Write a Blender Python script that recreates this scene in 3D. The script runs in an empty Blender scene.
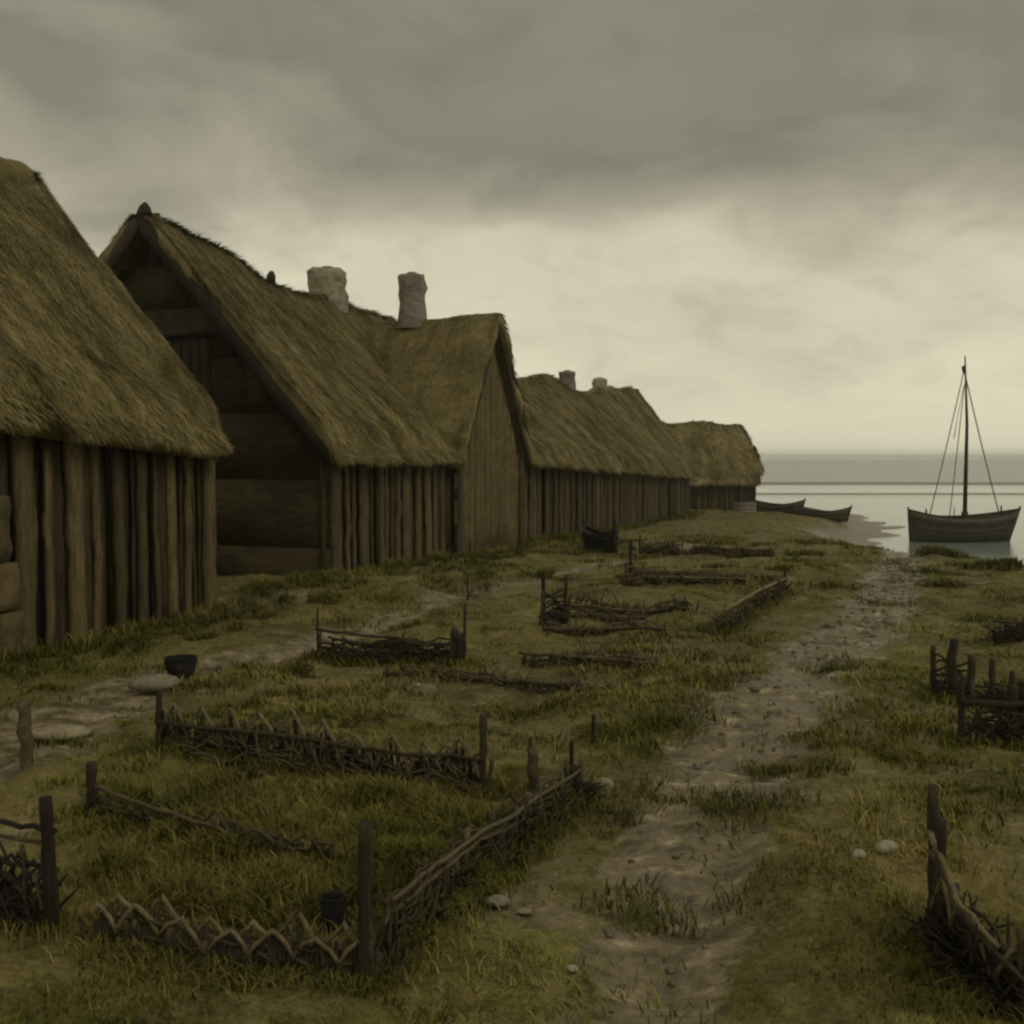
import bpy, math
import numpy as np
from mathutils import Vector

rng = np.random.default_rng(7)
D = bpy.data
SC = bpy.context.scene
COL = SC.collection
R = math.radians

# ------------------------------------------------------------------ camera, sky, sun, exposure
CAM_H = 2.5
F = 995.0
cam_d = D.cameras.new('camera'); cam_d.sensor_width = 36; cam_d.lens = F / 1024 * 36
cam_d.clip_start = 0.05; cam_d.clip_end = 9000
cam = D.objects.new('camera', cam_d); COL.objects.link(cam)
PITCH = math.atan(54 / F)
cam.location = (0, 0, CAM_H); cam.rotation_euler = (math.pi / 2 - PITCH, 0, 0)
SC.camera = cam
SC.view_settings.view_transform = 'Standard'; SC.view_settings.look = 'None'
SC.view_settings.exposure = 0.16; SC.view_settings.gamma = 1.0
SC.render.film_transparent = False
SC.cycles.filter_width = 2.4
SC.cycles.use_denoising = True
SC.cycles.max_bounces = 6; SC.cycles.volume_bounces = 4; SC.cycles.diffuse_bounces = 3

SUN_EL, SUN_AZ = R(38), R(125)      # azimuth clockwise from +Y (view direction)
world = D.worlds.new('World'); SC.world = world; world.use_nodes = True
nt = world.node_tree; nt.nodes.clear()
def N(t, tree=None, **kw):
    n = (tree or nt).nodes.new(t)
    for k, v in kw.items(): setattr(n, k, v)
    return n
def mth(tree, op, a, b=None, c=None, clamp=False):
    n = tree.nodes.new('ShaderNodeMath'); n.operation = op; n.use_clamp = clamp
    for i, v in enumerate((a, b, c)):
        if v is None: continue
        if isinstance(v, (int, float)): n.inputs[i].default_value = v
        else: tree.links.new(v, n.inputs[i])
    return n.outputs[0]
def ramp(tree, fac, stops, interp='LINEAR'):
    n = tree.nodes.new('ShaderNodeValToRGB'); n.color_ramp.interpolation = interp
    cr = n.color_ramp
    while len(cr.elements) > 1: cr.elements.remove(cr.elements[-1])
    cr.elements[0].position = stops[0][0]; cr.elements[0].color = (*stops[0][1], 1)
    for p, c in stops[1:]:
        e = cr.elements.new(p); e.color = (*c, 1)
    tree.links.new(fac, n.inputs[0]); return n.outputs[0]
def mixc(tree, fac, a, b, mode='MIX'):
    n = tree.nodes.new('ShaderNodeMix'); n.data_type = 'RGBA'; n.blend_type = mode; n.clamp_factor = True
    for s, v in ((n.inputs[0], fac), (n.inputs[6], a), (n.inputs[7], b)):
        if isinstance(v, (int, float)): s.default_value = v
        elif isinstance(v, tuple): s.default_value = (*v, 1)
        else: tree.links.new(v, s)
    return n.outputs[2]
def noise(tree, vec, scale, detail=4, rough=.55, dist=0.0):
    n = tree.nodes.new('ShaderNodeTexNoise'); n.inputs['Scale'].default_value = scale
    n.inputs['Detail'].default_value = detail; n.inputs['Roughness'].default_value = rough
    n.inputs['Distortion'].default_value = dist
    if vec is not None: tree.links.new(vec, n.inputs['Vector'])
    return n.outputs['Fac']
def mapping(tree, vec, scale=(1, 1, 1), loc=(0, 0, 0), rot=(0, 0, 0)):
    n = tree.nodes.new('ShaderNodeMapping'); n.inputs['Scale'].default_value = scale
    n.inputs['Location'].default_value = loc; n.inputs['Rotation'].default_value = rot
    tree.links.new(vec, n.inputs['Vector']); return n.outputs[0]

out = N('ShaderNodeOutputWorld'); add = N('ShaderNodeAddShader')
bg = N('ShaderNodeBackground'); bg2 = N('ShaderNodeBackground')
sky = N('ShaderNodeTexSky', sky_type='NISHITA', sun_disc=False)
sky.sun_elevation = SUN_EL; sky.sun_rotation = SUN_AZ
nt.links.new(sky.outputs[0], bg.inputs[0]); bg.inputs[1].default_value = 0.05
tc = N('ShaderNodeTexCoord'); vec = tc.outputs['Generated']
sep = N('ShaderNodeSeparateXYZ'); nt.links.new(vec, sep.inputs[0])
zc = mth(nt, 'MAXIMUM', sep.outputs[2], 0.0)
zz = mth(nt, 'ADD', zc, 0.36)
px_ = mth(nt, 'DIVIDE', sep.outputs[0], zz); py_ = mth(nt, 'DIVIDE', sep.outputs[1], zz)
cmb = N('ShaderNodeCombineXYZ'); nt.links.new(px_, cmb.inputs[0]); nt.links.new(py_, cmb.inputs[1])
SKYV = mapping(nt, cmb.outputs[0], (1, 1, 1), (3.1, 4.4, 0))
n1 = noise(nt, SKYV, 1.05, 6, .45, .3)
n2 = noise(nt, mapping(nt, cmb.outputs[0], (1, 1.2, 1), (7, 2, 0)), 2.6, 7, .5, .4)
# elevation + noise -> brightness of the cloud deck
side = mth(nt, 'MULTIPLY', mth(nt, 'ADD', sep.outputs[0], .12), 0.17)
e = mth(nt, 'ADD', mth(nt, 'MULTIPLY', zc, 1.22), mth(nt, 'MULTIPLY', mth(nt, 'SUBTRACT', n1, .5), .78))
e = mth(nt, 'ADD', e, mth(nt, 'MULTIPLY', mth(nt, 'SUBTRACT', n2, .5), .34))
e = mth(nt, 'ADD', e, side)
ccol = ramp(nt, e, [(0.0, (.74, .70, .53)), (.12, (.69, .65, .49)), (.22, (.60, .56, .43)),
                    (.33, (.37, .345, .265)), (.44, (.235, .218, .17)), (.60, (.27, .25, .20)), (.85, (.55, .51, .42))])
hz = ramp(nt, zc, [(0, (1, 1, 1)), (.10, (0, 0, 0))], 'EASE')
ccol = mixc(nt, mth(nt, 'MULTIPLY', hz, .4), ccol, (.74, .70, .54))
n3 = noise(nt, mapping(nt, cmb.outputs[0], (1, 1, 1), (2, 9, 0)), 6.5, 6, .6, .6)
ccol = mixc(nt, mth(nt, 'MULTIPLY', mth(nt, 'SUBTRACT', 1.0, hz), .34), ccol, ramp(nt, n3, [(.3, (.62, .62, .62)), (.5, (.98, .98, .98)), (.7, (1.0, 1.0, 1.0))]), 'MULTIPLY')
ccol = mixc(nt, 1.0, ccol, (1.02, 1.02, .975), 'MULTIPLY')
nt.links.new(ccol, bg2.inputs[0]); bg2.inputs[1].default_value = 0.93
mx = N('ShaderNodeMixShader'); mx.inputs[0].default_value = 0.96
nt.links.new(bg.outputs[0], mx.inputs[1]); nt.links.new(bg2.outputs[0], mx.inputs[2])
nt.links.new(mx.outputs[0], out.inputs[0])

sun_d = D.lights.new('sun', 'SUN'); sun_d.energy = 0.5; sun_d.angle = R(25); sun_d.color = (1, .93, .78)
sun = D.objects.new('sun', sun_d); COL.objects.link(sun)
sd = Vector((math.sin(SUN_AZ) * math.cos(SUN_EL), math.cos(SUN_AZ) * math.cos(SUN_EL), math.sin(SUN_EL)))
sun.rotation_euler = sd.to_track_quat('Z', 'Y').to_euler(); sun.location = (20, -10, 40)

# ------------------------------------------------------------------ materials
def mat(name):
    m = D.materials.new(name); m.use_nodes = True
    t = m.node_tree; b = t.nodes['Principled BSDF']
    return m, t, b
def objco(t):
    return t.nodes.new('ShaderNodeTexCoord').outputs['Object']
def bump(t, b, h, strength, dist=.02):
    n = t.nodes.new('ShaderNodeBump'); n.inputs['Strength'].default_value = strength; n.inputs['Distance'].default_value = dist
    t.links.new(h, n.inputs['Height']); t.links.new(n.outputs[0], b.inputs['Normal'])
def attr(t, name):
    n = t.nodes.new('ShaderNodeAttribute'); n.attribute_name = name; return n.outputs['Fac']

def wood_mat(name, dark, mid, light, scale=(9, 9, 1.2), moss=(.055, .06, .02), mossf=.35):
    m, t, b = mat(name); co = objco(t)
    g = noise(t, mapping(t, co, scale), 2.2, 6, .65, .6)
    big = noise(t, co, 1.1, 3, .5)
    g2 = mth(t, 'ADD', mth(t, 'MULTIPLY', g, .7), mth(t, 'MULTIPLY', big, .3))
    c = ramp(t, g2, [(.33, dark), (.5, mid), (.66, light)])
    oi = t.nodes.new('ShaderNodeObjectInfo').outputs['Random']
    fi = noise(t, mapping(t, co, tuple(q * 4 for q in scale)), 2.2, 4, .7)
    c = mixc(t, 1.0, c, ramp(t, mth(t, 'ADD', mth(t, 'MULTIPLY', oi, .6), mth(t, 'MULTIPLY', fi, .8)), [(.22, (.45, .43, .40)), (.6, (1, 1, 1)), (1.0, (1.6, 1.53, 1.36))]), 'MULTIPLY')
    mf = mth(t, 'MULTIPLY', ramp(t, noise(t, co, 2.3, 5, .6), [(.5, (0, 0, 0)), (.68, (1, 1, 1))]), mossf)
    c = mixc(t, mf, c, moss)
    t.links.new(c, b.inputs['Base Color']); b.inputs['Roughness'].default_value = .85
    b.inputs['Specular IOR Level'].default_value = .25
    bump(t, b, mth(t, 'ADD', g, mth(t, 'MULTIPLY', fi, .6)), .9, .025); return m
M = {}
M['plank'] = wood_mat('weathered_plank', (.030, .022, .010), (.075, .056, .027), (.125, .096, .050))
M['post'] = wood_mat('weathered_post', (.050, .038, .018), (.112, .086, .043), (.180, .142, .076))
M['post_far'] = wood_mat('weathered_post_grey', (.038, .029, .015), (.080, .061, .032), (.130, .101, .056))
M['gable'] = wood_mat('tarred_gable_board', (.018, .0135, .007), (.036, .027, .013), (.060, .046, .024), (.9, .9, 3.2))
M['daub'] = wood_mat('earth_daub', (.052, .040, .018), (.088, .069, .033), (.130, .104, .054), (1.4, 1.4, 2))
M['dark'] = wood_mat('dark_wet_wood', (.014, .011, .008), (.030, .024, .016), (.055, .044, .028))
M['withy'] = wood_mat('dead_withy', (.030, .023, .014), (.070, .054, .032), (.12, .096, .056), (5, 5, 5))
M['withy_pale'] = wood_mat('pale_withy', (.06, .048, .026), (.12, .098, .056), (.17, .145, .085), (5, 5, 5))
M['hull'] = wood_mat('tarred_hull', (.045, .045, .032), (.085, .082, .058), (.16, .145, .095), (1.2, 6, 9), (.14, .12, .06), .6)
M['rope'] = wood_mat('rope', (.05, .042, .03), (.08, .07, .05), (.10, .09, .06), (8, 8, 8))
M['chimney'] = wood_mat('limewashed_chimney_stone', (.10, .088, .068), (.19, .172, .135), (.30, .278, .222), (2.5, 2.5, 5), (.12, .11, .07), .6)
M['stone'] = wood_mat('pale_stone', (.15, .135, .10), (.27, .245, .19), (.40, .37, .295), (4, 4, 4), (.14, .13, .07), .35)
M['greystone'] = wood_mat('grey_stone', (.10, .09, .065), (.18, .16, .115), (.24, .22, .16), (4, 4, 4), (.10, .10, .04), .6)
M['iron'] = wood_mat('black_pot', (.008, .008, .008), (.014, .013, .012), (.025, .022, .018), (3, 3, 3))

def thatch_mat():
    m, t, b = mat('weathered_thatch'); co = objco(t)
    tint = attr(t, 'tint')
    big = noise(t, co, .75, 5, .6, .4); med = noise(t, co, 3.2, 5, .6, .8)
    f = mth(t, 'ADD', mth(t, 'MULTIPLY', tint, .30), mth(t, 'ADD', mth(t, 'MULTIPLY', big, .40), mth(t, 'MULTIPLY', med, .30)))
    c = ramp(t, f, [(.32, (.068, .053, .019)), (.43, (.150, .121, .047)), (.54, (.240, .196, .082)), (.68, (.35, .295, .145))])
    grn = ramp(t, noise(t, co, 1.5, 4, .6), [(.50, (0, 0, 0)), (.72, (1, 1, 1))])
    c = mixc(t, mth(t, 'MULTIPLY', grn, .5), c, (.120, .116, .036))
    t.links.new(c, b.inputs['Base Color']); b.inputs['Roughness'].default_value = .9
    b.inputs['Specular IOR Level'].default_value = .15
    bump(t, b, noise(t, co, 14, 4, .6), .7, .04); return m
M['thatch'] = thatch_mat()

def grass_mat():
    m, t, b = mat('rough_grass'); co = objco(t)
    tint = attr(t, 'tint')
    big = noise(t, co, .55, 5, .6, .5)
    big = mth(t, 'ADD', mth(t, 'MULTIPLY', mth(t, 'SUBTRACT', big, .5), 1.5), .5)
    f = mth(t, 'ADD', mth(t, 'MULTIPLY', tint, .5), mth(t, 'MULTIPLY', big, .47))
    c = ramp(t, f, [(.20, (.066, .062, .014)), (.38, (.122, .105, .024)), (.52, (.192, .156, .044)),
                    (.66, (.280, .222, .070)), (.85, (.42, .33, .15))])
    g = ramp(t, noise(t, co, .30, 4, .5), [(.38, (0, 0, 0)), (.58, (1, 1, 1))])
    c = mixc(t, mth(t, 'MULTIPLY', g, .8), c, mixc(t, 1.0, c, (.76, .96, .58), 'MULTIPLY'))
    t.links.new(c, b.inputs['Base Color']); b.inputs['Roughness'].default_value = .8
    b.inputs['Specular IOR Level'].default_value = .15
    return m
M['grass'] = grass_mat()

def ground_mat():
    m, t, b = mat('turf_and_mud'); co = objco(t)
    geo = t.nodes.new('ShaderNodeNewGeometry')
    big = noise(t, co, .5, 5, .6, .5); med = noise(t, co, 3.0, 6, .65, .5); fine = noise(t, co, 22, 5, .65)
    f = mth(t, 'ADD', mth(t, 'MULTIPLY', big, .30), mth(t, 'ADD', mth(t, 'MULTIPLY', med, .35), mth(t, 'MULTIPLY', fine, .35)))
    c = ramp(t, f, [(.36, (.035, .033, .010)), (.46, (.088, .077, .022)), (.55, (.158, .132, .042)), (.66, (.24, .20, .075))])
    # bare trodden earth
    pm = attr(t, 'path')
    pn = mth(t, 'ADD', pm, mth(t, 'ADD', mth(t, 'MULTIPLY', mth(t, 'SUBTRACT', med, .5), 1.3), mth(t, 'MULTIPLY', mth(t, 'SUBTRACT', fine, .5), .9)))
    pf = ramp(t, pn, [(.28, (0, 0, 0)), (.66, (1, 1, 1))])
    vo = t.nodes.new('ShaderNodeTexVoronoi'); vo.inputs['Scale'].default_value = 17; t.links.new(co, vo.inputs['Vector'])
    fx = mth(t, 'ADD', mth(t, 'MULTIPLY', noise(t, mapping(t, co, (1, 1.6, 1)), 3.2, 8, .68, .2), .95), mth(t, 'MULTIPLY', mth(t, 'SUBTRACT', .5, vo.outputs['Distance']), .08))
    pc = ramp(t, fx, [(.34, (.064, .051, .025)), (.46, (.145, .117, .063)), (.56, (.23, .188, .110)), (.66, (.41, .35, .23))])
    c = mixc(t, pf, c, pc)
    # tidal sand near the water line
    sp = t.nodes.new('ShaderNodeSeparateXYZ'); t.links.new(geo.outputs['Position'], sp.inputs[0])
    sz = mth(t, 'ADD', sp.outputs[2], mth(t, 'MULTIPLY', mth(t, 'SUBTRACT', med, .5), .35))
    sf = ramp(t, mth(t, 'ADD', sz, 1.4), [(.34, (1, 1, 1)), (.62, (0, 0, 0))])
    c = mixc(t, sf, c, mixc(t, big, (.13, .108, .065), (.21, .18, .115)))
    t.links.new(c, b.inputs['Base Color'])
    rr = mixc(t, pf, (.95, .95, .95), ramp(t, fx, [(.42, (.25, .25, .25)), (.52, (.75, .75, .75))]))
    rr = mixc(t, sf, rr, (.42, .42, .42))
    t.links.new(rr, b.inputs['Roughness']); b.inputs['Specular IOR Level'].default_value = .3
    hh = mth(t, 'ADD', mth(t, 'MULTIPLY', med, .6), mth(t, 'ADD', mth(t, 'MULTIPLY', fine, .25), mth(t, 'MULTIPLY', fx, .5)))
    bump(t, b, hh, .8, .06); return m
M['ground'] = ground_mat()

def water_mat(name, bed, far):
    m, t, b = mat(name); co = objco(t)
    b.inputs['Base Color'].default_value = (*bed, 1)
    b.inputs['IOR'].default_value = 1.33
    geo = t.nodes.new('ShaderNodeNewGeometry')
    sp = t.nodes.new('ShaderNodeSeparateXYZ'); t.links.new(geo.outputs['Position'], sp.inputs[0])
    yy = mth(t, 'ADD', sp.outputs[1], mth(t, 'MULTIPLY', mth(t, 'SUBTRACT', noise(t, mapping(t, co, (.02, .06, 1)), 1, 3), .5), 30))
    k = ramp(t, mth(t, 'DIVIDE', yy, 400), [(.28, (.06, .06, .06)), (.40, (.26, .26, .26))])
    t.links.new(k, b.inputs['Roughness'])
    w = noise(t, mapping(t, co, (.5, 2.6, 1)), 1.3, 6, .65)
    bump(t, b, w, .16, .15); return m
M['sea'] = water_mat('sea_water', (.23, .27, .245), True)

# ------------------------------------------------------------------ mesh helpers
ORI = {}
def tag(o, label=None, cat=None, group=None, kind=None):
    if label: o['label'] = label
    if cat: o['category'] = cat
    if group: o['group'] = group
    if kind: o['kind'] = kind
    return o
def empty(name, loc, label, cat, group=None):
    o = D.objects.new(name, None); COL.objects.link(o); o.location = loc; o.empty_display_size = .3
    ORI[o] = np.array(loc, float); return tag(o, label, cat, group)
class MB:
    """collects polygons in world coordinates, links them as one mesh object"""
    def __init__(s): s.v = []; s.f = []; s.n = 0; s.arr = []; s.tint = []
    def add(s, verts, faces):
        s.v.append(np.asarray(verts, float)); b = s.n
        s.f.extend([[i + b for i in f] for f in faces]); s.n += len(verts); s.tint.append(np.full(len(verts), .5))
    def addarr(s, verts, faces, tint=None):      # faces as an (n,k) array
        s.v.append(np.asarray(verts, float)); s.arr.append(np.asarray(faces) + s.n); s.n += len(verts)
        s.tint.append(np.full(len(verts), .5) if tint is None else tint)
    def build(s, name, m, parent=None, smooth=False, org=None):
        v = np.concatenate(s.v) if s.v else np.zeros((0, 3))
        o0 = ORI[parent] if parent is not None else (np.array(org, float) if org is not None else np.zeros(3))
        v = v - o0
        loops, tot = [], []
        if s.f:
            loops.append(np.fromiter((i for f in s.f for i in f), dtype=np.int32)); tot.append(np.array([len(f) for f in s.f], np.int32))
        for a in s.arr:
            loops.append(a.ravel().astype(np.int32)); tot.append(np.full(len(a), a.shape[1], np.int32))
        loops = np.concatenate(loops); tot = np.concatenate(tot)
        me = D.meshes.new(name); me.vertices.add(len(v)); me.vertices.foreach_set('co', v.ravel())
        me.loops.add(len(loops)); me.loops.foreach_set('vertex_index', loops)
        me.polygons.add(len(tot)); me.polygons.foreach_set('loop_start', np.concatenate([[0], np.cumsum(tot)[:-1]]).astype(np.int32))
        me.polygons.foreach_set('loop_total', tot)
        if smooth: me.polygons.foreach_set('use_smooth', np.ones(len(tot), bool))
        a = me.attributes.new('tint', 'FLOAT', 'POINT'); a.data.foreach_set('value', np.concatenate(s.tint).astype(np.float32))
        me.update(); me.validate(); me.materials.append(m)
        o = D.objects.new(name, me); COL.objects.link(o)
        if parent is not None: o.parent = parent
        else: o.location = o0
        ORI[o] = o0
        return o
    def tube(s, pts, r, n=6, cap=True, flat=1.0):
        pts = np.asarray(pts, float); k = len(pts)
        r = np.broadcast_to(np.asarray(r, float), (k,))
        tg = np.gradient(pts, axis=0); tg /= np.linalg.norm(tg, axis=1)[:, None] + 1e-9
        up = np.array([0, 0, 1.]) if abs(tg[0][2]) < .9 else np.array([1., 0, 0])
        vs = []
        for i in range(k):
            a = np.cross(tg[i], up); a /= np.linalg.norm(a) + 1e-9; b = np.cross(a, tg[i])
            for j in range(n):
                th = 2 * math.pi * j / n
                vs.append(pts[i] + r[i] * (math.cos(th) * a + flat * math.sin(th) * b))
        fs = [[i * n + j, i * n + (j + 1) % n, (i + 1) * n + (j + 1) % n, (i + 1) * n + j] for i in range(k - 1) for j in range(n)]
        if cap: fs += [list(range(n))[::-1], [(k - 1) * n + j for j in range(n)]]
        s.add(vs, fs)
    def hexa(s, p):      # 8 corner points: bottom 4 ccw, top 4 ccw
        s.add(p, [[3, 2, 1, 0], [4, 5, 6, 7], [0, 1, 5, 4], [1, 2, 6, 5], [2, 3, 7, 6], [3, 0, 4, 7]])

def vnoise(x, y, seed=0):
    """smooth value noise, vectorised"""
    x = np.asarray(x, float); y = np.asarray(y, float)
    xi = np.floor(x).astype(np.int64); yi = np.floor(y).astype(np.int64); fx = x - xi; fy = y - yi
    def h(a, b):
        n = (a * 374761393 + b * 668265263 + seed * 974634777) & 0xffffffff
        n = ((n ^ (n >> 13)) * 1274126177) & 0xffffffff
        return ((n ^ (n >> 16)) & 0xffff) / 65535.0
    u = fx * fx * (3 - 2 * fx); v = fy * fy * (3 - 2 * fy)
    return (h(xi, yi) * (1 - u) + h(xi + 1, yi) * u) * (1 - v) + (h(xi, yi + 1) * (1 - u) + h(xi + 1, yi + 1) * u) * v
def fbm(x, y, seed=0, o=4):
    s = 0; a = .5; t = 0
    for i in range(o):
        s = s + a * vnoise(np.asarray(x) * 2 ** i + 13.7 * i, np.asarray(y) * 2 ** i - 7.1 * i, seed + i); t += a; a *= .5
    return s / t
def sstep(a, b, x):
    t = np.clip((np.asarray(x, float) - a) / (b - a), 0, 1); return t * t * (3 - 2 * t)

# ------------------------------------------------------------------ terrain
SEA = -1.3
SHORE = np.array([(400, -60), (70, 6), (24, 18), (15.6, 26), (13.9, 31), (13.6, 38), (16.4, 48), (20.5, 56), (22.5, 67), (18, 80), (-5, 95), (-120, 130), (-500, 200)], float)
LAND = np.vstack([SHORE, [(-900, 200), (-900, -500), (400, -500)]])
def seg_dist(x, y, P):
    d = np.full(np.shape(x), 1e9); tt = np.zeros(np.shape(x))
    for i in range(len(P) - 1):
        a, b = P[i], P[i + 1]; ab = b - a
        t = np.clip(((x - a[0]) * ab[0] + (y - a[1]) * ab[1]) / (ab @ ab), 0, 1)
        q = np.hypot(x - a[0] - t * ab[0], y - a[1] - t * ab[1])
        m = q < d; d = np.where(m, q, d); tt = np.where(m, i + t, tt)
    return d, tt
def inside(x, y, P):
    c = np.zeros(np.shape(x), bool); n = len(P)
    for i in range(n):
        a, b = P[i], P[(i + 1) % n]
        k = (a[1] > y) != (b[1] > y)
        with np.errstate(divide='ignore', invalid='ignore'):
            xx = (b[0] - a[0]) * (y - a[1]) / (b[1] - a[1] + 1e-12) + a[0]
        c ^= k & (x < xx)
    return c
MOUNDS = []     # x, y, radius x, radius y, height
def terrain(x, y, detail=True):
    x = np.asarray(x, float); y = np.asarray(y, float)
    d, _ = seg_dist(x, y, SHORE); d = np.where(inside(x, y, LAND), d, -d)
    d = d + (fbm(x * .35, y * .35, 5) - .5) * 3.5 * np.exp(-np.abs(d) / 9)
    base = -.60 * sstep(17, 60, y)
    zl = SEA + .02 + (base - SEA - .02) * sstep(0, 4.5, d)
    z = np.where(d > 0, zl, SEA + .02 + np.maximum(d, -60) * .02)
    if detail:
        k = .35 + .65 * sstep(0, 5, d); near = sstep(60, 8, y)
        z = z + k * ((fbm(x * .33, y * .33, 11) - .5) * .22 + (fbm(x * 1.0, y * 1.0, 21) - .5) * .24 + near * (fbm(x * 3.2, y * 3.2, 31, 3) - .5) * .12)
    for mx_, my_, rx, ry, hh in MOUNDS:
        z = z + hh * np.exp(-((x - mx_) / rx) ** 2 - ((y - my_) / ry) ** 2)
    return z
def T(x, y): return float(terrain(x, y))
CP, SP = math.cos(PITCH), math.sin(PITCH)
def ray(px, py):
    a = (px - 512) / F; b = (512 - py) / F
    return np.array([a, CP + b * SP, -SP + b * CP])
def G(px, py):
    """the point of the ground seen at a pixel of the photograph"""
    r = ray(px, py); t = 1.0; st = .25
    for i in range(2000):
        p = r * t; z = CAM_H + p[2]
        if z < T(p[0], p[1]):
            if st < .01: break
            t -= st; st *= .4
        t += st
        if t > 200: break
    return np.array([p[0], p[1], T(p[0], p[1])])
def at(px, py, Y):
    r = ray(px, py); p = r * (Y / r[1]); return np.array([p[0], p[1], p[2] + CAM_H])

# row of houses: origin at the corner post of the nearest house
RA = math.atan((895 - 512) / F)
DS = np.array([math.sin(RA), math.cos(RA)]); DU = np.array([-math.cos(RA), math.sin(RA)])
O0 = np.array([-4.97, 16.4])
def W(s, u): return O0 + DS * s + DU * u
for (s_, u_, a_, b_, h_) in [(2.2, .6, 1.6, 1.0, .22), (1.3, -1.1, 1.0, .5, .16), (-1.2, -1.1, .9, .5, .12), (3.8, -1.6, 1.5, .5, .15), (6.5, -1.4, 2.0, .5, .12), (-3.2, -1.5, .6, .35, .22), (-.2, -1.9, .7, .3, .2), (.9, -.4, .6, .4, .22), (5.2, -2.4, .8, .35, .16), (8.5, -1.0, .8, .4, .16), (10.5, -1.6, 1.0, .4, .14), (2.6, -2.4, .8, .3, .15)]:
    q = W(s_, u_); MOUNDS.append((q[0], q[1], a_, b_, h_))
MOUNDS.append((14.0, 49.5, 3.2, 1.8, .26))

PATH = [(640, 1015, 84), (660, 910, 76), (698, 800, 68), (752, 715, 58), (818, 655, 50), (872, 615, 38), (893, 580, 26), (900, 556, 18), (905, 545, 14)]
PATH2 = [(-260, 800, 90), (-60, 758, 95), (40, 724, 66), (120, 693, 46), (200, 668, 34), (300, 643, 22), (400, 616, 20), (470, 594, 17), (540, 578, 12), (600, 566, 9), (690, 545, 6)]
def mkpath(P, tail=None):
    pts, w = [], []
    for px, py, hw in P:
        g = G(px, py); pts.append(g[:2]); w.append(hw * math.hypot(g[1], 0) / F)
    if tail: pts.insert(0, np.array(tail[0])); w.insert(0, tail[1])
    return np.array(pts), np.array(w)
P1, W1 = mkpath(PATH, ((.45, -3), .42)); P2, W2 = mkpath(PATH2)
def rw_(x, y): return (x - O0[0]) * DU[0] + (y - O0[1]) * DU[1]
def pathmask(x, y):
    m = np.zeros(np.shape(x))
    for P, Wd, k, isl in ((P1, W1, 1.0, .50), (P2, W2, 1.15, .15)):
        d, tt = seg_dist(x, y, P); w = np.interp(tt, np.arange(len(Wd)), Wd)
        m = np.maximum(m, k * (1 - isl * sstep(.54, .66, fbm(x * 1.5, y * 2.6, 49, 3))) * (1 - sstep(.55, 1.5, d / w + (fbm(x * 1.1, y * 1.1, 41, 4) - .5) * .9 + (fbm(x * 3.5, y * 3.5, 43, 3) - .5) * .8)))
    gd = ((x > -4.5) & (x < .4) & (y > 4.6) & (y < 8.6)) * .16 + ((rw_(x, y) > -1.1) & (rw_(x, y) < .5)) * .22
    return np.maximum(m, (.34 + gd) * sstep(.46, .66, fbm(x * .9, y * .9, 47, 3)))
def axis(lo, hi, fine_lo, fine_hi, step, grow):
    a = list(np.arange(fine_lo, fine_hi, step)); st = step; v = a[-1]
    while v < hi: st *= grow; v += st; a.append(v)
    st = step; v = a[0]; pre = []
    while v > lo: st *= grow; v -= st; pre.append(v)
    return np.array(pre[::-1] + a)
gx = axis(-900, 60, -9, 8, .11, 1.055); gy = axis(-60, 190, 2.5, 16, .10, 1.03)
GX, GY = np.meshgrid(gx, gy)
GZ = terrain(GX, GY); PM = pathmask(GX, GY); GZ = GZ - .045 * PM
nx, ny = len(gx), len(gy)
idx = np.arange(nx * ny).reshape(ny, nx)
fq = np.stack([idx[:-1, :-1], idx[:-1, 1:], idx[1:, 1:], idx[1:, :-1]], -1).reshape(-1, 4)
mb = MB(); mb.addarr(np.stack([GX, GY, GZ], -1).reshape(-1, 3), fq)
ground = mb.build('ground', M['ground'], smooth=True); tag(ground, kind='structure')
a = ground.data.attributes.new('path', 'FLOAT', 'POINT'); a.data.foreach_set('value', PM.ravel().astype(np.float32))

# sea: one sheet to the horizon, and the far sandbars that show at low tide
mb = MB(); mb.add([(-2600, -300, SEA), (2600, -300, SEA), (2600, 2600, SEA), (-2600, 2600, SEA)], [[0, 1, 2, 3]])
tag(mb.build('sea', M['sea']), kind='structure')
mb = MB(); mb.add([(-2700, -400, -9), (2700, -400, -9), (2700, 2700, -9), (-2700, 2700, -9)], [[0, 1, 2, 3]])
tag(mb.build('sea_floor', M['ground']), kind='structure')
for (y0, y1, x0, x1, hh) in ((139, 156, -60, 240, .16), (103, 107.5, -30, 150, .08)):
    xs = np.linspace(x0, x1, 90); t = (xs - x0) / (x1 - x0)
    wv = (fbm(xs * .05, xs * 0, 3) - .5)
    taper = np.minimum(1, np.minimum(t, 1 - t) * 7)
    ym = (y0 + y1) / 2 + wv * (y1 - y0) * .3; hw = (y1 - y0) / 2 * taper + .05
    rows = [np.stack([xs, ym + k * hw, SEA - .05 + (hh * taper + .055) * (1 - abs(k) ** 3)], -1) for k in (-1, -.7, 0, .7, 1)]
    V = np.concatenate(rows); n = len(xs); i2 = np.arange(5 * n).reshape(5, n)
    mb = MB(); mb.addarr(V, np.stack([i2[:-1, :-1], i2[:-1, 1:], i2[1:, 1:], i2[1:, :-1]], -1).reshape(-1, 4))
    tag(mb.build('sandbar', M['ground'], smooth=True), kind='structure')

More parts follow.
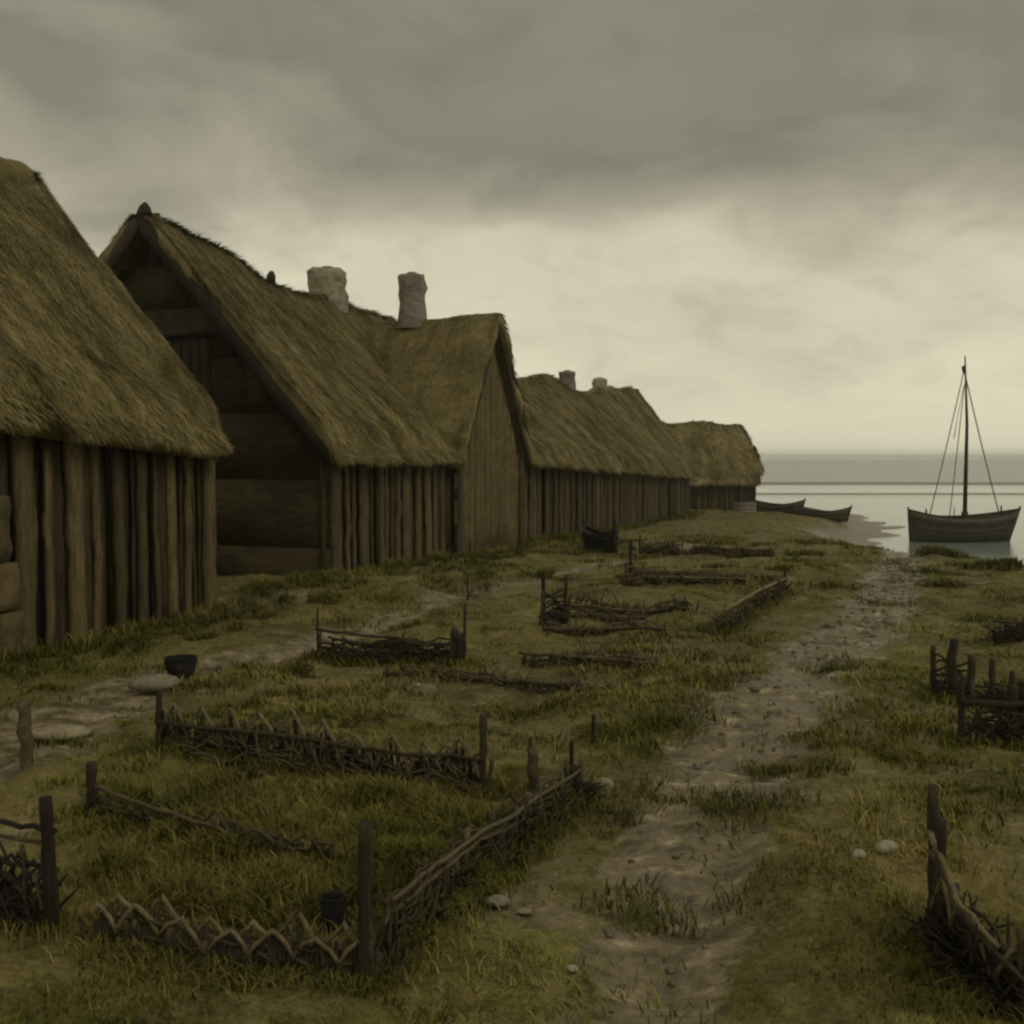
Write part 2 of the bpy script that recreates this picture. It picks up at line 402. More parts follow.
# ------------------------------------------------------------------ haze
def haze():
    m = D.materials.new('haze_air'); m.use_nodes = True; t = m.node_tree; t.nodes.clear()
    o = t.nodes.new('ShaderNodeOutputMaterial'); v = t.nodes.new('ShaderNodeVolumePrincipled')
    v.inputs['Color'].default_value = (1, 1, .98, 1); v.inputs['Density'].default_value = .0008
    v.inputs['Anisotropy'].default_value = .65
    t.links.new(v.outputs[0], o.inputs['Volume'])
    x0, x1, y0, y1, z0, z1 = -2750, 2750, -450, 2750, -10, 8.7
    mb = MB(); mb.hexa([(x0, y0, z0), (x1, y0, z0), (x1, y1, z0), (x0, y1, z0), (x0, y0, z1), (x1, y0, z1), (x1, y1, z1), (x0, y1, z1)])
    tag(mb.build('haze', m), kind='stuff')
haze()

# ------------------------------------------------------------------ thatched roofs
class Frame:
    """s runs along the ridge, u across it (u=0 is the ridge line), in metres"""
    def __init__(f, o, ds, du): f.o = np.array(o, float); f.ds = np.array(ds, float); f.du = np.array(du, float)
    def P(f, s, u, z):
        s, u, z = np.broadcast_arrays(np.asarray(s, float), np.asarray(u, float), np.asarray(z, float))
        return np.stack([f.o[0] + f.ds[0] * s + f.du[0] * u, f.o[1] + f.ds[1] * s + f.du[1] * u, z], -1)

def roof(fr, s0, s1, w, eave, ridge, seed, hip=None, thick=.36, lump=.10):
    """returns surface function zs(s,v); v in -1..1 across, -1 the front eave (u=-w)"""
    w = w(s0) if callable(w) else w
    def zs(s, v, raw=False):
        ea, ri = eave(s), ridge(s)
        av = np.sqrt(np.asarray(v, float) ** 2 + .004) - .03
        z = ri - (ri - ea) * av - .10 * np.sin(np.pi * np.clip(av, 0, 1))      # a light sag
        z = z - .26 * sstep(.88, 1.0, np.abs(v)) ** 1.6                              # rounded eave lip
        if hip is not None:
            tq = np.clip((hip[0] - s) / 1.25, 0, 1); z = np.minimum(z, ea + (ri - ea + .1) * np.sqrt(1 - (1 - tq) ** 2) ** 1.1)
        if not raw:
            z = z + lump * ((fbm(s * 1.3 + seed, v * w * .55, seed) - .5) * 2.2 + (fbm(s * 3.1, v * w * 2.0, seed + 3) - .5) * .9)
        return z
    return zs

def roof_mesh(fr, s0, s1, w, zs, thick=.36):
    w0_ = w; w = w(s0) if callable(w) else w
    ns = max(12, int((s1 - s0) / .10)); nv = 90
    s = np.linspace(s0, s1, ns); v = np.linspace(-1, 1, nv)
    S, V = np.meshgrid(s, v, indexing='ij')
    jag = (fbm(S[:, :1] * 4, S[:, :1] * 0, 77) - .5) * .10
    wv = w + jag
    # ragged verge
    e0 = (vnoise(V * 14, V * 0, 5) - .5) * .12 + (vnoise(V * 5, V * 0, 8) - .5) * .22; E = S - .34 * sstep(.84, 1, np.abs(V)) * sstep(s1 - .6, s1, S) + e0 * ((np.arange(ns)[:, None] == 0) | (np.arange(ns)[:, None] == ns - 1))
    if callable(w0_): wv = wv - w + w0_(S); E = E
    top = fr.P(E, V * wv, zs(S, V))
    zi = zs(S, V, True) - thick * (1 - .35 * np.abs(V) ** 8)
    bot = fr.P(E, V * wv * .985, zi)
    i1 = np.arange(ns * nv).reshape(ns, nv); i2 = i1 + ns * nv
    q = lambda a, b, c, d: np.stack([a, b, c, d], -1).reshape(-1, 4)
    fs = [q(i1[:-1, :-1], i1[1:, :-1], i1[1:, 1:], i1[:-1, 1:]), q(i2[:-1, :-1], i2[:-1, 1:], i2[1:, 1:], i2[1:, :-1]),
          q(i1[0, :-1], i1[0, 1:], i2[0, 1:], i2[0, :-1]), q(i1[-1, :-1], i2[-1, :-1], i2[-1, 1:], i1[-1, 1:]),
          q(i1[:-1, 0], i2[:-1, 0], i2[1:, 0], i1[1:, 0]), q(i1[:-1, -1], i1[1:, -1], i2[1:, -1], i2[:-1, -1])]
    mb = MB(); mb.addarr(np.concatenate([top.reshape(-1, 3), bot.reshape(-1, 3)]), np.concatenate(fs))
    return mb

def straws(mb, fr, s0, s1, w, zs, n, L, wd, seed, vmax=1.0, vmin=-1.0, lift=.16, edge0=True, edge1=True):
    """loose straw combed down the slope"""
    r = np.random.default_rng(seed)
    wf = w; s = r.uniform(s0, s1, n); v = r.uniform(vmin, vmax, n)
    k = n // 9                                              # a thick fringe along the eave and the verges
    v[:k] = np.where(r.random(k) < .8, -1, 1) * r.uniform(.955, 1.0, k) * (1 if vmax > .5 else -1) if vmax > .5 else -r.uniform(.955, 1.0, k)
    ke = k // 2
    if edge0: s[k:k + ke] = s0 + r.uniform(0, .12, ke)
    if edge1: s[k + ke:k + 2 * ke] = s1 - r.uniform(0, .12, ke)
    cut = np.where(s > s1 - .6, .34 * sstep(.84, 1, np.abs(v)) * sstep(s1 - .6, s1, s), 0)
    s = s - cut
    e = .02
    if callable(wf): w = wf(s)
    p = fr.P(s, v * w, zs(s, v)); sg = np.where(v < 0, -1, 1)
    pv = fr.P(s, (v + sg * e) * w, zs(s, v + sg * e, False)) - p
    pv /= np.linalg.norm(pv, axis=1)[:, None]
    ps = fr.P(s + .05, v * w, zs(s + .05, v)) - p; ps /= np.linalg.norm(ps, axis=1)[:, None]
    nn = np.cross(ps, pv); nn *= np.sign(nn[:, 2])[:, None]; nn /= np.linalg.norm(nn, axis=1)[:, None]
    comb = (fbm(s * 1.1, v * w * 1.1, seed + 9) - .5) * 1.1
    lat = comb + r.normal(0, .24, n)
    d = pv + ps * lat[:, None] + nn * (r.normal(lift, .13, n))[:, None]
    d /= np.linalg.norm(d, axis=1)[:, None]
    ln = L * r.uniform(.5, 1.4, n); ww = wd * r.uniform(.6, 1.5, n)
    side = np.cross(d, nn); side /= np.linalg.norm(side, axis=1)[:, None]
    p = p - nn * .01
    a = p - side * ww[:, None] / 2; b = p + side * ww[:, None] / 2
    mid = p + d * (ln * .6)[:, None]; c_ = mid + side * ww[:, None] * .42; d_ = mid - side * ww[:, None] * .42
    tip = p + d * ln[:, None] - np.array([0, 0, 1.]) * (ln * .12)[:, None]
    V = np.stack([a, b, c_, d_, tip], 1).reshape(-1, 3)
    base = np.arange(n)[:, None] * 5
    clump = fbm(s * 2.6 + comb * 2, v * w * .9, seed + 4)
    tint = np.clip(.5 + (clump - .5) * 1.3 + r.normal(0, .16, n), 0, 1)
    b0 = mb.n
    mb.addarr(V, base + np.array([[0, 1, 2, 3]]), np.repeat(tint, 5))
    mb.arr.append(base + np.array([[3, 2, 4]]) + b0)

def board(mb, P0, P1, z0, z1, wd, th, nrm, lean=0, seg=4, jit=.012, top=None):
    """an upright rough board: centre moves from P0 (2D) ; nrm points out"""
    r = rng; n2 = np.array([nrm[0], nrm[1], 0.]); t2 = np.array([-nrm[1], nrm[0], 0.])
    zs_ = np.linspace(z0, z1, seg + 1); vs = []
    for i, z in enumerate(zs_):
        k = i / seg; c = np.array([P0[0], P0[1], 0]) + t2 * (lean * k + r.normal(0, jit)) + n2 * r.normal(0, jit * .6)
        h = wd / 2 * (1 + r.normal(0, .05)); 
        for sx, sy in ((-1, 0), (1, 0), (1, 1), (-1, 1)):
            inset = .94 if sy else 1.0
            vs.append(c + t2 * h * sx * inset + n2 * th * sy + np.array([0, 0, z]))
    fs = []
    for i in range(seg):
        for j in range(4): fs.append([i * 4 + j, i * 4 + (j + 1) % 4, (i + 1) * 4 + (j + 1) % 4, (i + 1) * 4 + j])
    fs += [[3, 2, 1, 0], [seg * 4 + j for j in range(4)]]
    mb.add(vs, fs)

def rowwall(root, wline, s0, s1, ztop, posts, mplank, mpost, nrm, depth=.0, name='wall'):
    """plank wall between s0 and s1 on the 2D line function wline(s), with proud posts"""
    mb = MB(); s = s0
    while s < s1 - .03:
        wd = rng.choice([.12, .16, .22, .34, .46]) * rng.uniform(.85, 1.15); wd = min(wd, s1 - s); c = wline(s + wd / 2); zb = T(c[0], c[1]) - .25
        board(mb, c - np.array(nrm) * rng.uniform(.02, .13), None, zb, ztop(s) , wd * rng.uniform(.55, .98), .05, nrm, rng.normal(0, .02), 5, .008)
        s += wd
    # the dark inner face behind the gaps
    a, b = wline(s0), wline(s1); n2 = np.array(nrm)
    a2, b2 = a - n2 * .13, b - n2 * .13; a3, b3 = a - n2 * .23, b - n2 * .23
    za, zb = T(*a) - .4, T(*b) - .4
    mb.hexa([(*a2, za), (*b2, zb), (*b3, zb), (*a3, za), (*a2, ztop(s0)), (*b2, ztop(s1)), (*b3, ztop(s1)), (*a3, ztop(s0))])
    mb.build(name, mplank, root)
    for (sp, wd, th, lean, cut) in posts:
        c = wline(sp); m2 = MB()
        board(m2, c - np.array(nrm) * .02, None, T(c[0], c[1]) - .25, ztop(sp) - cut, wd, th, nrm, lean, 9, .014)
        m2.build('post', mpost, root)

def gable_boards(fn_half, z0, z1, fr, s, ds_out, hcourse, mb, ztopfn=None, th=.06):
    """horizontal boards of a gable wall at ridge coordinate s; fn_half(z) gives (umin,umax)"""
    z = z0
    while z < z1:
        h = hcourse * rng.uniform(.75, 1.25); a, b = fn_half(z + h * .5)
        if b - a > .1:
            cuts = sorted([a, b] + list(rng.uniform(a, b, 1)))
            for c0, c1 in zip(cuts[:-1], cuts[1:]):
                o = rng.uniform(0, .007); g = .002
                so = s + ds_out * o
                p = [fr.P(so, c0 + g, z), fr.P(so, c1 - g, z), fr.P(s - ds_out * th, c1 - g, z), fr.P(s - ds_out * th, c0 + g, z)]
                q = [fr.P(so, c0 + g, z + h * .992), fr.P(so, c1 - g, z + h * .992), fr.P(s - ds_out * th, c1 - g, z + h * .992), fr.P(s - ds_out * th, c0 + g, z + h * .992)]
                mb.hexa([x.reshape(3) for x in p + q])
        z += h

def backing(mb, fr, s, ds_out, poly, th=.12, off=.07):
    """polygon (u,z) slab behind the boards"""
    n = len(poly); v = [fr.P(s - ds_out * off, u, z).reshape(3) for u, z in poly] + [fr.P(s - ds_out * (off + th), u, z).reshape(3) for u, z in poly]
    mb.add(v, [list(range(n)), [n + i for i in range(n)][::-1]] + [[i, (i + 1) % n, n + (i + 1) % n, n + i] for i in range(n)])

def slopebeam(mb, fr, s, u0, z0, u1, z1, wd, th):
    n = 7; pts = [fr.P(s, u0 + (u1 - u0) * k / n, z0 + (z1 - z0) * k / n + rng.normal(0, .012)).reshape(3) for k in range(n + 1)]
    mb.tube(pts, wd, 6, True, th / wd)

def chimney(root, c, z0, z1, w, name='chimney'):
    mb = MB(); n = 10; rows = []
    zs_ = [z0, z0 + (z1 - z0) * .45, z0 + (z1 - z0) * .62, z0 + (z1 - z0) * .78, z0 + (z1 - z0) * .92, z1]
    rr = [1.10, 1.02, .95, 1.0, 1.0, .84]; V = []
    for k, (z, q) in enumerate(zip(zs_, rr)):
        for j in range(n):
            th = 2 * math.pi * j / n; cs, sn = math.cos(th), math.sin(th)
            f = (abs(cs) ** 4 + abs(sn) ** 4) ** -.25
            r = w / 2 * q * f * (1 + rng.normal(0, .07)); V.append((c[0] + r * cs, c[1] + r * sn, z + rng.normal(0, .02)))
    K = len(zs_)
    fs = [[i * n + j, i * n + (j + 1) % n, (i + 1) * n + (j + 1) % n, (i + 1) * n + j] for i in range(K - 1) for j in range(n)]
    fs.append([(K - 1) * n + j for j in range(n)]); mb.add(V, fs)
    ch = mb.build(name, M['chimney'], root, smooth=True)
    m2 = MB(); m2.tube([(c[0], c[1], z1 - .03), (c[0], c[1], z1 + .06)], [w * .2, w * .17], 8)
    p = m2.build('chimney_pot', M['chimney'], ch); return ch

# ---- house A: nearest, left, runs out of the frame
WID = 4.3
def mkframe(base, w): return Frame(O0 + DU * w, DS, DU)      # u=-w is the front wall line
qa = W(0, 0)
WA = 3.95
hA = empty('thatched_house', (qa[0], qa[1], T(*qa)), 'nearest thatched house at the left edge, wide plank posts under shaggy eave', 'house', 'thatched houses in a row')
frA = mkframe(O0, WA); wA = WA + .38
eaA = lambda s: 2.80 + np.clip(-np.asarray(s, float), -1, 9) * .085
riA = lambda s: 7.50 + .15 * sstep(-1.5, .3, s) + np.clip(-np.asarray(s, float), 0, 12) * .02
zA = roof(frA, -11, .16, wA, eaA, riA, 3, lump=.13)
mb = roof_mesh(frA, -11, .16, wA, zA, .34)
straws(mb, frA, -6.5, .16, wA, zA, 150000, .22, .012, 1, vmax=.25, edge0=False)
straws(mb, frA, -6.5, .16, wA, zA, 9000, .26, .02, 21, vmax=.04, vmin=-.04, lift=.5, edge0=False)
rA = mb.build('roof', M['thatch'], hA)
mb = MB(); ss = np.linspace(-9, .14, 60); mb.tube([frA.P(q, .05 * math.sin(q * 2.3), float(riA(q)) - .27 + .07 * math.sin(q * 3.1) + rng.normal(0, .012)).reshape(3) for q in ss], .43 * (1 - .5 * sstep(-.25, .14, ss) ** 2) + .03 * np.sin(ss * 5), 12, flat=.9)
mb.tint = [np.full(len(q), .25) for q in mb.v]
mb.build('ridge_roll', M['thatch'], rA, smooth=True)
ztA = lambda s: float(eaA(s)) - .02
postsA = [(-.12, .25, .12, 0, 0), (-.62, .13, .07, .02, 0), (-1.0, .15, .10, -.03, 0), (-1.32, .11, .05, .02, .0), (-1.66, .17, .08, .02, .0),
          (-2.12, .15, .12, -.05, 0), (-2.58, .12, .08, .03, 0), (-2.95, .24, .12, -.03, 0), (-3.42, .12, .06, .04, 0), (-3.85, .27, .14, .03, 0),
          (-4.5, .2, .12, -.05, 0), (-5.2, .25, .12, 0, 0), (-6.1, .2, .12, 0, 0), (-7.0, .22, .12, 0, 0), (-8.2, .22, .12, 0, 0)]
nF = -DU
rowwall(hA, lambda s: W(s, 0), -11, .02, ztA, postsA, M['plank'], M['post'], nF)
def gable_half(w, ez, rz, umin=None):
    def fn(z):
        if z < ez: return (-w, w)
        k = max(0, (rz - .45 - z) / (rz - .45 - ez)); return (-w * k, w * k)
    return fn
mb = MB(); gable_boards(gable_half(WA - .05, 2.75, 7.5), T(*qa) - .3, 7.1, frA, -.12, 1, .24, mb)
backing(mb, frA, -.12, 1, [(-WA + .1, -.5), (WA - .1, -.5), (WA - .1, 2.5), (0, 7.05), (-WA + .1, 2.5)])
mb.build('gable_wall', M['gable'], hA)
mb = MB(); a_ = W(-11, 2 * WA); b_ = W(.0, 2 * WA); c2, d2 = W(.0, 2 * WA - .2), W(-11, 2 * WA - .2)
mb.hexa([(*b_, -.5), (*a_, -.5), (*d2, -.5), (*c2, -.5), (*b_, 2.6), (*a_, 2.6), (*d2, 2.6), (*c2, 2.6)]); mb.build('back_wall', M['plank'], hA)

for k, (sa, wdd, z0_, z1_, th_) in enumerate([(-4.28, .40, -.3, .62, .30), (-4.32, .37, .64, 1.22, .26), (-4.36, .34, 1.24, 2.05, .22), (-5.2, .5, -.3, .8, .3), (-5.25, .45, .82, 1.7, .26)]):
    c = W(sa, 0); m2 = MB(); board(m2, c, None, z0_ + T(*c), z1_ + T(*c), wdd, th_, nF, rng.normal(0, .02), 5, .012); m2.build('daub_block', M['daub'], hA)

# ---- house B with the cross gable wing C
sB0, sB1 = 3.72, 14.3
qb = W(sB0, 0)
hB = empty('thatched_house', (qb[0], qb[1], T(*qb)), 'tall thatched house with dark end gable, two chimneys and a cross gable', 'house', 'thatched houses in a row')
frB = mkframe(O0, WID); wB_ = WID + .36
wB = lambda s: wB_ - .95 * sstep(9.25, 9.45, s) * (1 - sstep(14.3, 14.4, s))
eaB = lambda s: 2.70 - .0 * np.asarray(s, float)
riB = lambda s: 7.05 + .78 * sstep(8.4, 3.3, s) + .05 * np.sin(np.asarray(s, float) * 1.3)
zB = roof(frB, sB0 - .38, sB1, wB, eaB, riB, 9, lump=.10)
mb = roof_mesh(frB, sB0 - .38, sB1, wB, zB, .30)
straws(mb, frB, sB0 - .38, sB1, wB, zB, 120000, .25, .016, 2, vmax=.15, edge1=False)
straws(mb, frB, sB0 - .38, sB1, wB, zB, 7000, .26, .025, 22, vmax=.04, vmin=-.04, lift=.5, edge1=False)
rB = mb.build('roof', M['thatch'], hB)
ztB = lambda s: 2.62
postsB = [(sB0 + .16, .30, .10, 0, 0)]
for sp, wd in ((4.35, .13), (4.62, .10), (5.0, .32), (5.75, .13), (6.0, .14), (6.5, .17), (6.95, .3), (7.55, .2), (8.1, .26), (8.55, .14), (8.95, .2)):
    postsB.append((sp, wd, rng.uniform(.05, .12), rng.normal(0, .03), 0))
rowwall(hB, lambda s: W(s, 0), sB0, 9.35, ztB, postsB, M['plank'], M['post'], nF)
mb = MB(); gable_boards(gable_half(WID - .02, 2.55, 7.75), -.35, 7.4, frB, sB0 + .03, -1, 1.15, mb)
backing(mb, frB, sB0 + .03, -1, [(-WID + .1, -.6), (WID - .1, -.6), (WID - .1, 2.5), (0, 7.25), (-WID + .1, 2.5)])
gw = mb.build('gable_wall', M['gable'], hB)
mb = MB()      # loft hatch of upright boards, and the tie beam
for k in range(5):
    p = frB.P(sB0 - .005, -1.35 + k * .24, 0).reshape(3); board(mb, p[:2], None, 3.35, 5.0, .21, .05, -DS, 0, 3, .006)
mb.build('loft_hatch', M['dark'], gw)
mb = MB(); mb.tube([frB.P(sB0 - .06, u, 5.12 + .02 * math.sin(u * 3)).reshape(3) for u in np.linspace(-1.9, 1.9, 9)], .10, 6); mb.build('tie_beam', M['dark'], hB)
for sg in (-1, 1):
    mb = MB(); slopebeam(mb, frB, sB0 - .40, sg * (WID + .28), 2.42, sg * .03, 7.44, .055, .15); mb.build('bargeboard', M['dark'], hB)
mb = MB(); c = frB.P(sB0 - .22, 0, 7.40).reshape(3)
mb.tube([c, c + (0, 0, .22), c + (.02, 0, .36), c + (.03, 0, .46)], [.16, .17, .12, .03], 8); mb.build('ridge_knob', M['dark'], hB)
mb = MB(); c = frB.P(8.05, 0, 6.92).reshape(3); mb.tube([c, c + (0, 0, .18), c + (.02, 0, .3)], [.12, .12, .05], 7); mb.build('ridge_knob', M['dark'], hB)
mb = MB(); a_ = W(sB0, 2 * WID); b_ = W(sB1, 2 * WID); c2, d2 = W(sB1, 2 * WID - .2), W(sB0, 2 * WID - .2)
mb.hexa([(*b_, -.5), (*a_, -.5), (*d2, -.5), (*c2, -.5), (*b_, 2.55), (*a_, 2.55), (*d2, 2.55), (*c2, 2.55)])
mb.build('back_wall', M['plank'], hB)
mb = MB(); gable_boards(gable_half(WID - .02, 2.55, 7.0), -.5, 6.6, frB, sB1 - .2, 1, .3, mb)
backing(mb, frB, sB1 - .2, 1, [(-WID + .1, -.6), (WID - .1, -.6), (WID - .1, 2.5), (0, 6.55), (-WID + .1, 2.5)]); mb.build('gable_wall', M['gable'], hB)
c = frB.P(10.75, 0, 0).reshape(3); chimney(rB, c, 6.5, 7.74, .98)
# wing: ridge runs across the row, gable end to the street
sC, wC = 11.75, 2.35
frC = Frame(W(sC, 0), DU, DS)      # s inward, u along the row; front at s=-.1
eaC = lambda s: 2.60 + 0 * np.asarray(s, float)
riC = lambda s: 6.50 + .10 * sstep(1.5, -.4, s)
zC = roof(frC, -.45, 4.4, wC + .22, eaC, riC, 15, lump=.07)
mb = roof_mesh(frC, -.45, 4.4, wC + .22, zC, .30)
straws(mb, frC, -.45, 4.4, wC + .22, zC, 46000, .25, .018, 3, edge1=False)
rC = mb.build('wing_roof', M['thatch'], hB)
c = frC.P(2.2, 0, 0).reshape(3); chimney(rC, c, 6.1, 7.62, .76)
mb = MB(); s = -wC
hf = gable_half(wC, 2.3, 6.55)
while s < wC:      # upright boards of the wing gable
    wd = rng.uniform(.2, .4); wd = min(wd, wC - s); uc = s + wd / 2
    zt = 2.3 + (6.15 - 2.3) * (1 - abs(uc) / wC)
    p = frC.P(-.12, uc, 0).reshape(3); board(mb, p[:2], None, T(p[0], p[1]) - .3, zt, wd * .95, .05 + rng.uniform(0, .04), -DU, rng.normal(0, .01), 4, .01); s += wd
backing(mb, frC, -.12, -1, [(-wC + .05, -.6), (wC - .05, -.6), (wC - .05, 2.2), (0, 6.1), (-wC + .05, 2.2)])
mb.build('wing_wall', M['daub'], hB)
for sg in (-1, 1):
    m2 = MB(); p = frC.P(-.16, sg * (wC - .12), 0).reshape(3); board(m2, p[:2], None, T(p[0], p[1]) - .3, 2.5, .24, .14, -DU, 0, 6, .014); m2.build('post', M['post_far'], hB)
    m2 = MB(); a0 = frC.P(0, sg * wC, 0).reshape(3)[:2]; a1 = frC.P(1.2, sg * wC, 0).reshape(3)[:2]; b1 = frC.P(1.2, sg * (wC - .15), 0).reshape(3)[:2]; b0 = frC.P(0, sg * (wC - .15), 0).reshape(3)[:2]
    L = [a0, a1, b1, b0] if sg > 0 else [b0, b1, a1, a0]
    m2.hexa([(*q, -.5) for q in L] + [(*q, 2.4) for q in L]); m2.build('wing_side_wall', M['plank'], hB)
    mb = MB(); slopebeam(mb, frC, -.40, sg * (wC + .12), 2.35, sg * .03, 6.12, .04, .12); mb.build('bargeboard', M['dark'], hB)

# ---- house D: long low longhouse
sD0, sD1, wDh = 14.5, 41.0, 3.3
qd = W(sD0, 0)
hD = empty('thatched_house', (qd[0], qd[1], T(*qd)), 'long low thatched longhouse with two small chimneys beyond the cross gable', 'house', 'thatched houses in a row')
frD = Frame(O0 + DU * wDh, DS, DU); wD = wDh + .34
eaD = lambda s: 2.62 - .85 * (np.asarray(s, float) - sD0) / (sD1 - sD0)
riD = lambda s: 5.75 + .28 * np.exp(-((np.asarray(s, float) - 27) / 2.5) ** 2) + .1 * np.sin(np.asarray(s, float) * .8) + .70 * sstep(32.0, 37.0, s)
zD = roof(frD, sD0, sD1 + .4, wD, eaD, riD, 27, lump=.12)
mb = roof_mesh(frD, sD0, sD1 + .4, wD, zD, .34)
straws(mb, frD, sD0, sD1 + .4, wD, zD, 90000, .32, .030, 4, vmax=.2)
rD = mb.build('roof', M['thatch'], hD)
ztD = lambda s: float(eaD(s)) + .12
postsD = []; s = sD0 + .3
while s < sD1 - .2:
    postsD.append((s, rng.uniform(.12, .32), rng.uniform(.05, .13), rng.normal(0, .03), 0)); s += rng.uniform(.35, .85)
rowwall(hD, lambda s: W(s, 0), sD0, sD1, ztD, postsD, M['plank'], M['post_far'], nF)
for sE, dso in ((sD0 + .15, -1), (sD1 - .1, 1)):
    mb = MB(); gable_boards(gable_half(wDh, float(eaD(sE)), float(riD(sE)) + .2), -1.0, float(riD(sE)) - .3, frD, sE, dso, .28, mb)
    backing(mb, frD, sE, dso, [(-wDh + .1, -1.2), (wDh - .1, -1.2), (wDh - .1, float(eaD(sE)) - .1), (0, float(riD(sE)) - .45), (-wDh + .1, float(eaD(sE)) - .1)]); mb.build('gable_wall', M['gable'], hD)
mb = MB(); a_ = W(sD0, 2 * wDh); b_ = W(sD1, 2 * wDh); c2, d2 = W(sD1, 2 * wDh - .2), W(sD0, 2 * wDh - .2)
mb.hexa([(*b_, -1.3), (*a_, -1), (*d2, -1), (*c2, -1.3), (*b_, 1.7), (*a_, 2.4), (*d2, 2.4), (*c2, 1.7)]); mb.build('back_wall', M['plank'], hD)
c = frD.P(29.3, 0, 0).reshape(3); chimney(rD, c, 5.5, 6.38, .74)
c = frD.P(34.6, 0, 0).reshape(3); chimney(rD, c, 5.4, 6.45, .74)
mb = MB()      # doorway
for k in range(4):
    p = W(35.2 + k * .38, -.17); board(mb, p, None, T(*p) - .2, 1.25, .36, .04, nF, 0, 3, .006)
mb.build('door', M['dark'], hD)

# ---- house F: half-hipped house across the end of the row
yF = 60.0; zg = -.55
o = at(690, 480, yF)
fa = R(3)
dF = np.array([math.cos(fa), math.sin(fa)]); uF = np.array([-math.sin(fa), math.cos(fa)])
wF = 2.9; rightF = at(756, 480, yF)[:2]; oF = rightF + uF * wF
hF = empty('thatched_house', (rightF[0], rightF[1], T(*rightF)), 'farthest thatched house with hipped end, low dark wall beside the beached boats', 'house', 'thatched houses in a row')
frF = Frame(oF, dF, uF)
eaF = lambda s: 1.32 - .0 * np.asarray(s, float)
riF = lambda s: 4.86 + .1 * np.sin(np.asarray(s, float) * 1.9) + .0 * np.asarray(s, float)
zF = roof(frF, -8.5, .35, wF + .35, eaF, riF, 33, hip=(.42, 3.0), lump=.10)
mb = roof_mesh(frF, -8.5, .35, wF + .35, zF, .32)
straws(mb, frF, -8.5, .35, wF + .35, zF, 26000, .40, .05, 5, vmax=.2, edge0=False)
rF = mb.build('roof', M['thatch'], hF)
wl = lambda s: oF + dF * s - uF * wF
rowwall(hF, wl, -8.4, 0, lambda s: 1.3, [(-s_, .2, .1, 0, 0) for s_ in (.1, .9, 1.8, 2.6, 3.5)], M['plank'], M['plank'], -uF)
mb = MB(); P_ = [oF + uF * wF, oF - uF * wF, oF - uF * wF - dF * .2, oF + uF * wF - dF * .2]
mb.hexa([(*q, -1.2) for q in P_] + [(*q, 1.3) for q in P_]); mb.build('end_wall', M['plank'], hF)
c = frF.P(-8.0, 0, 0).reshape(3); mb = MB(); mb.tube([c + (0, 0, 4.5), c + (0, 0, 4.95), c + (0, 0, 5.12)], [.8, .7, .3], 9); mb.build('ridge_bundle', M['thatch'], rF, smooth=True)

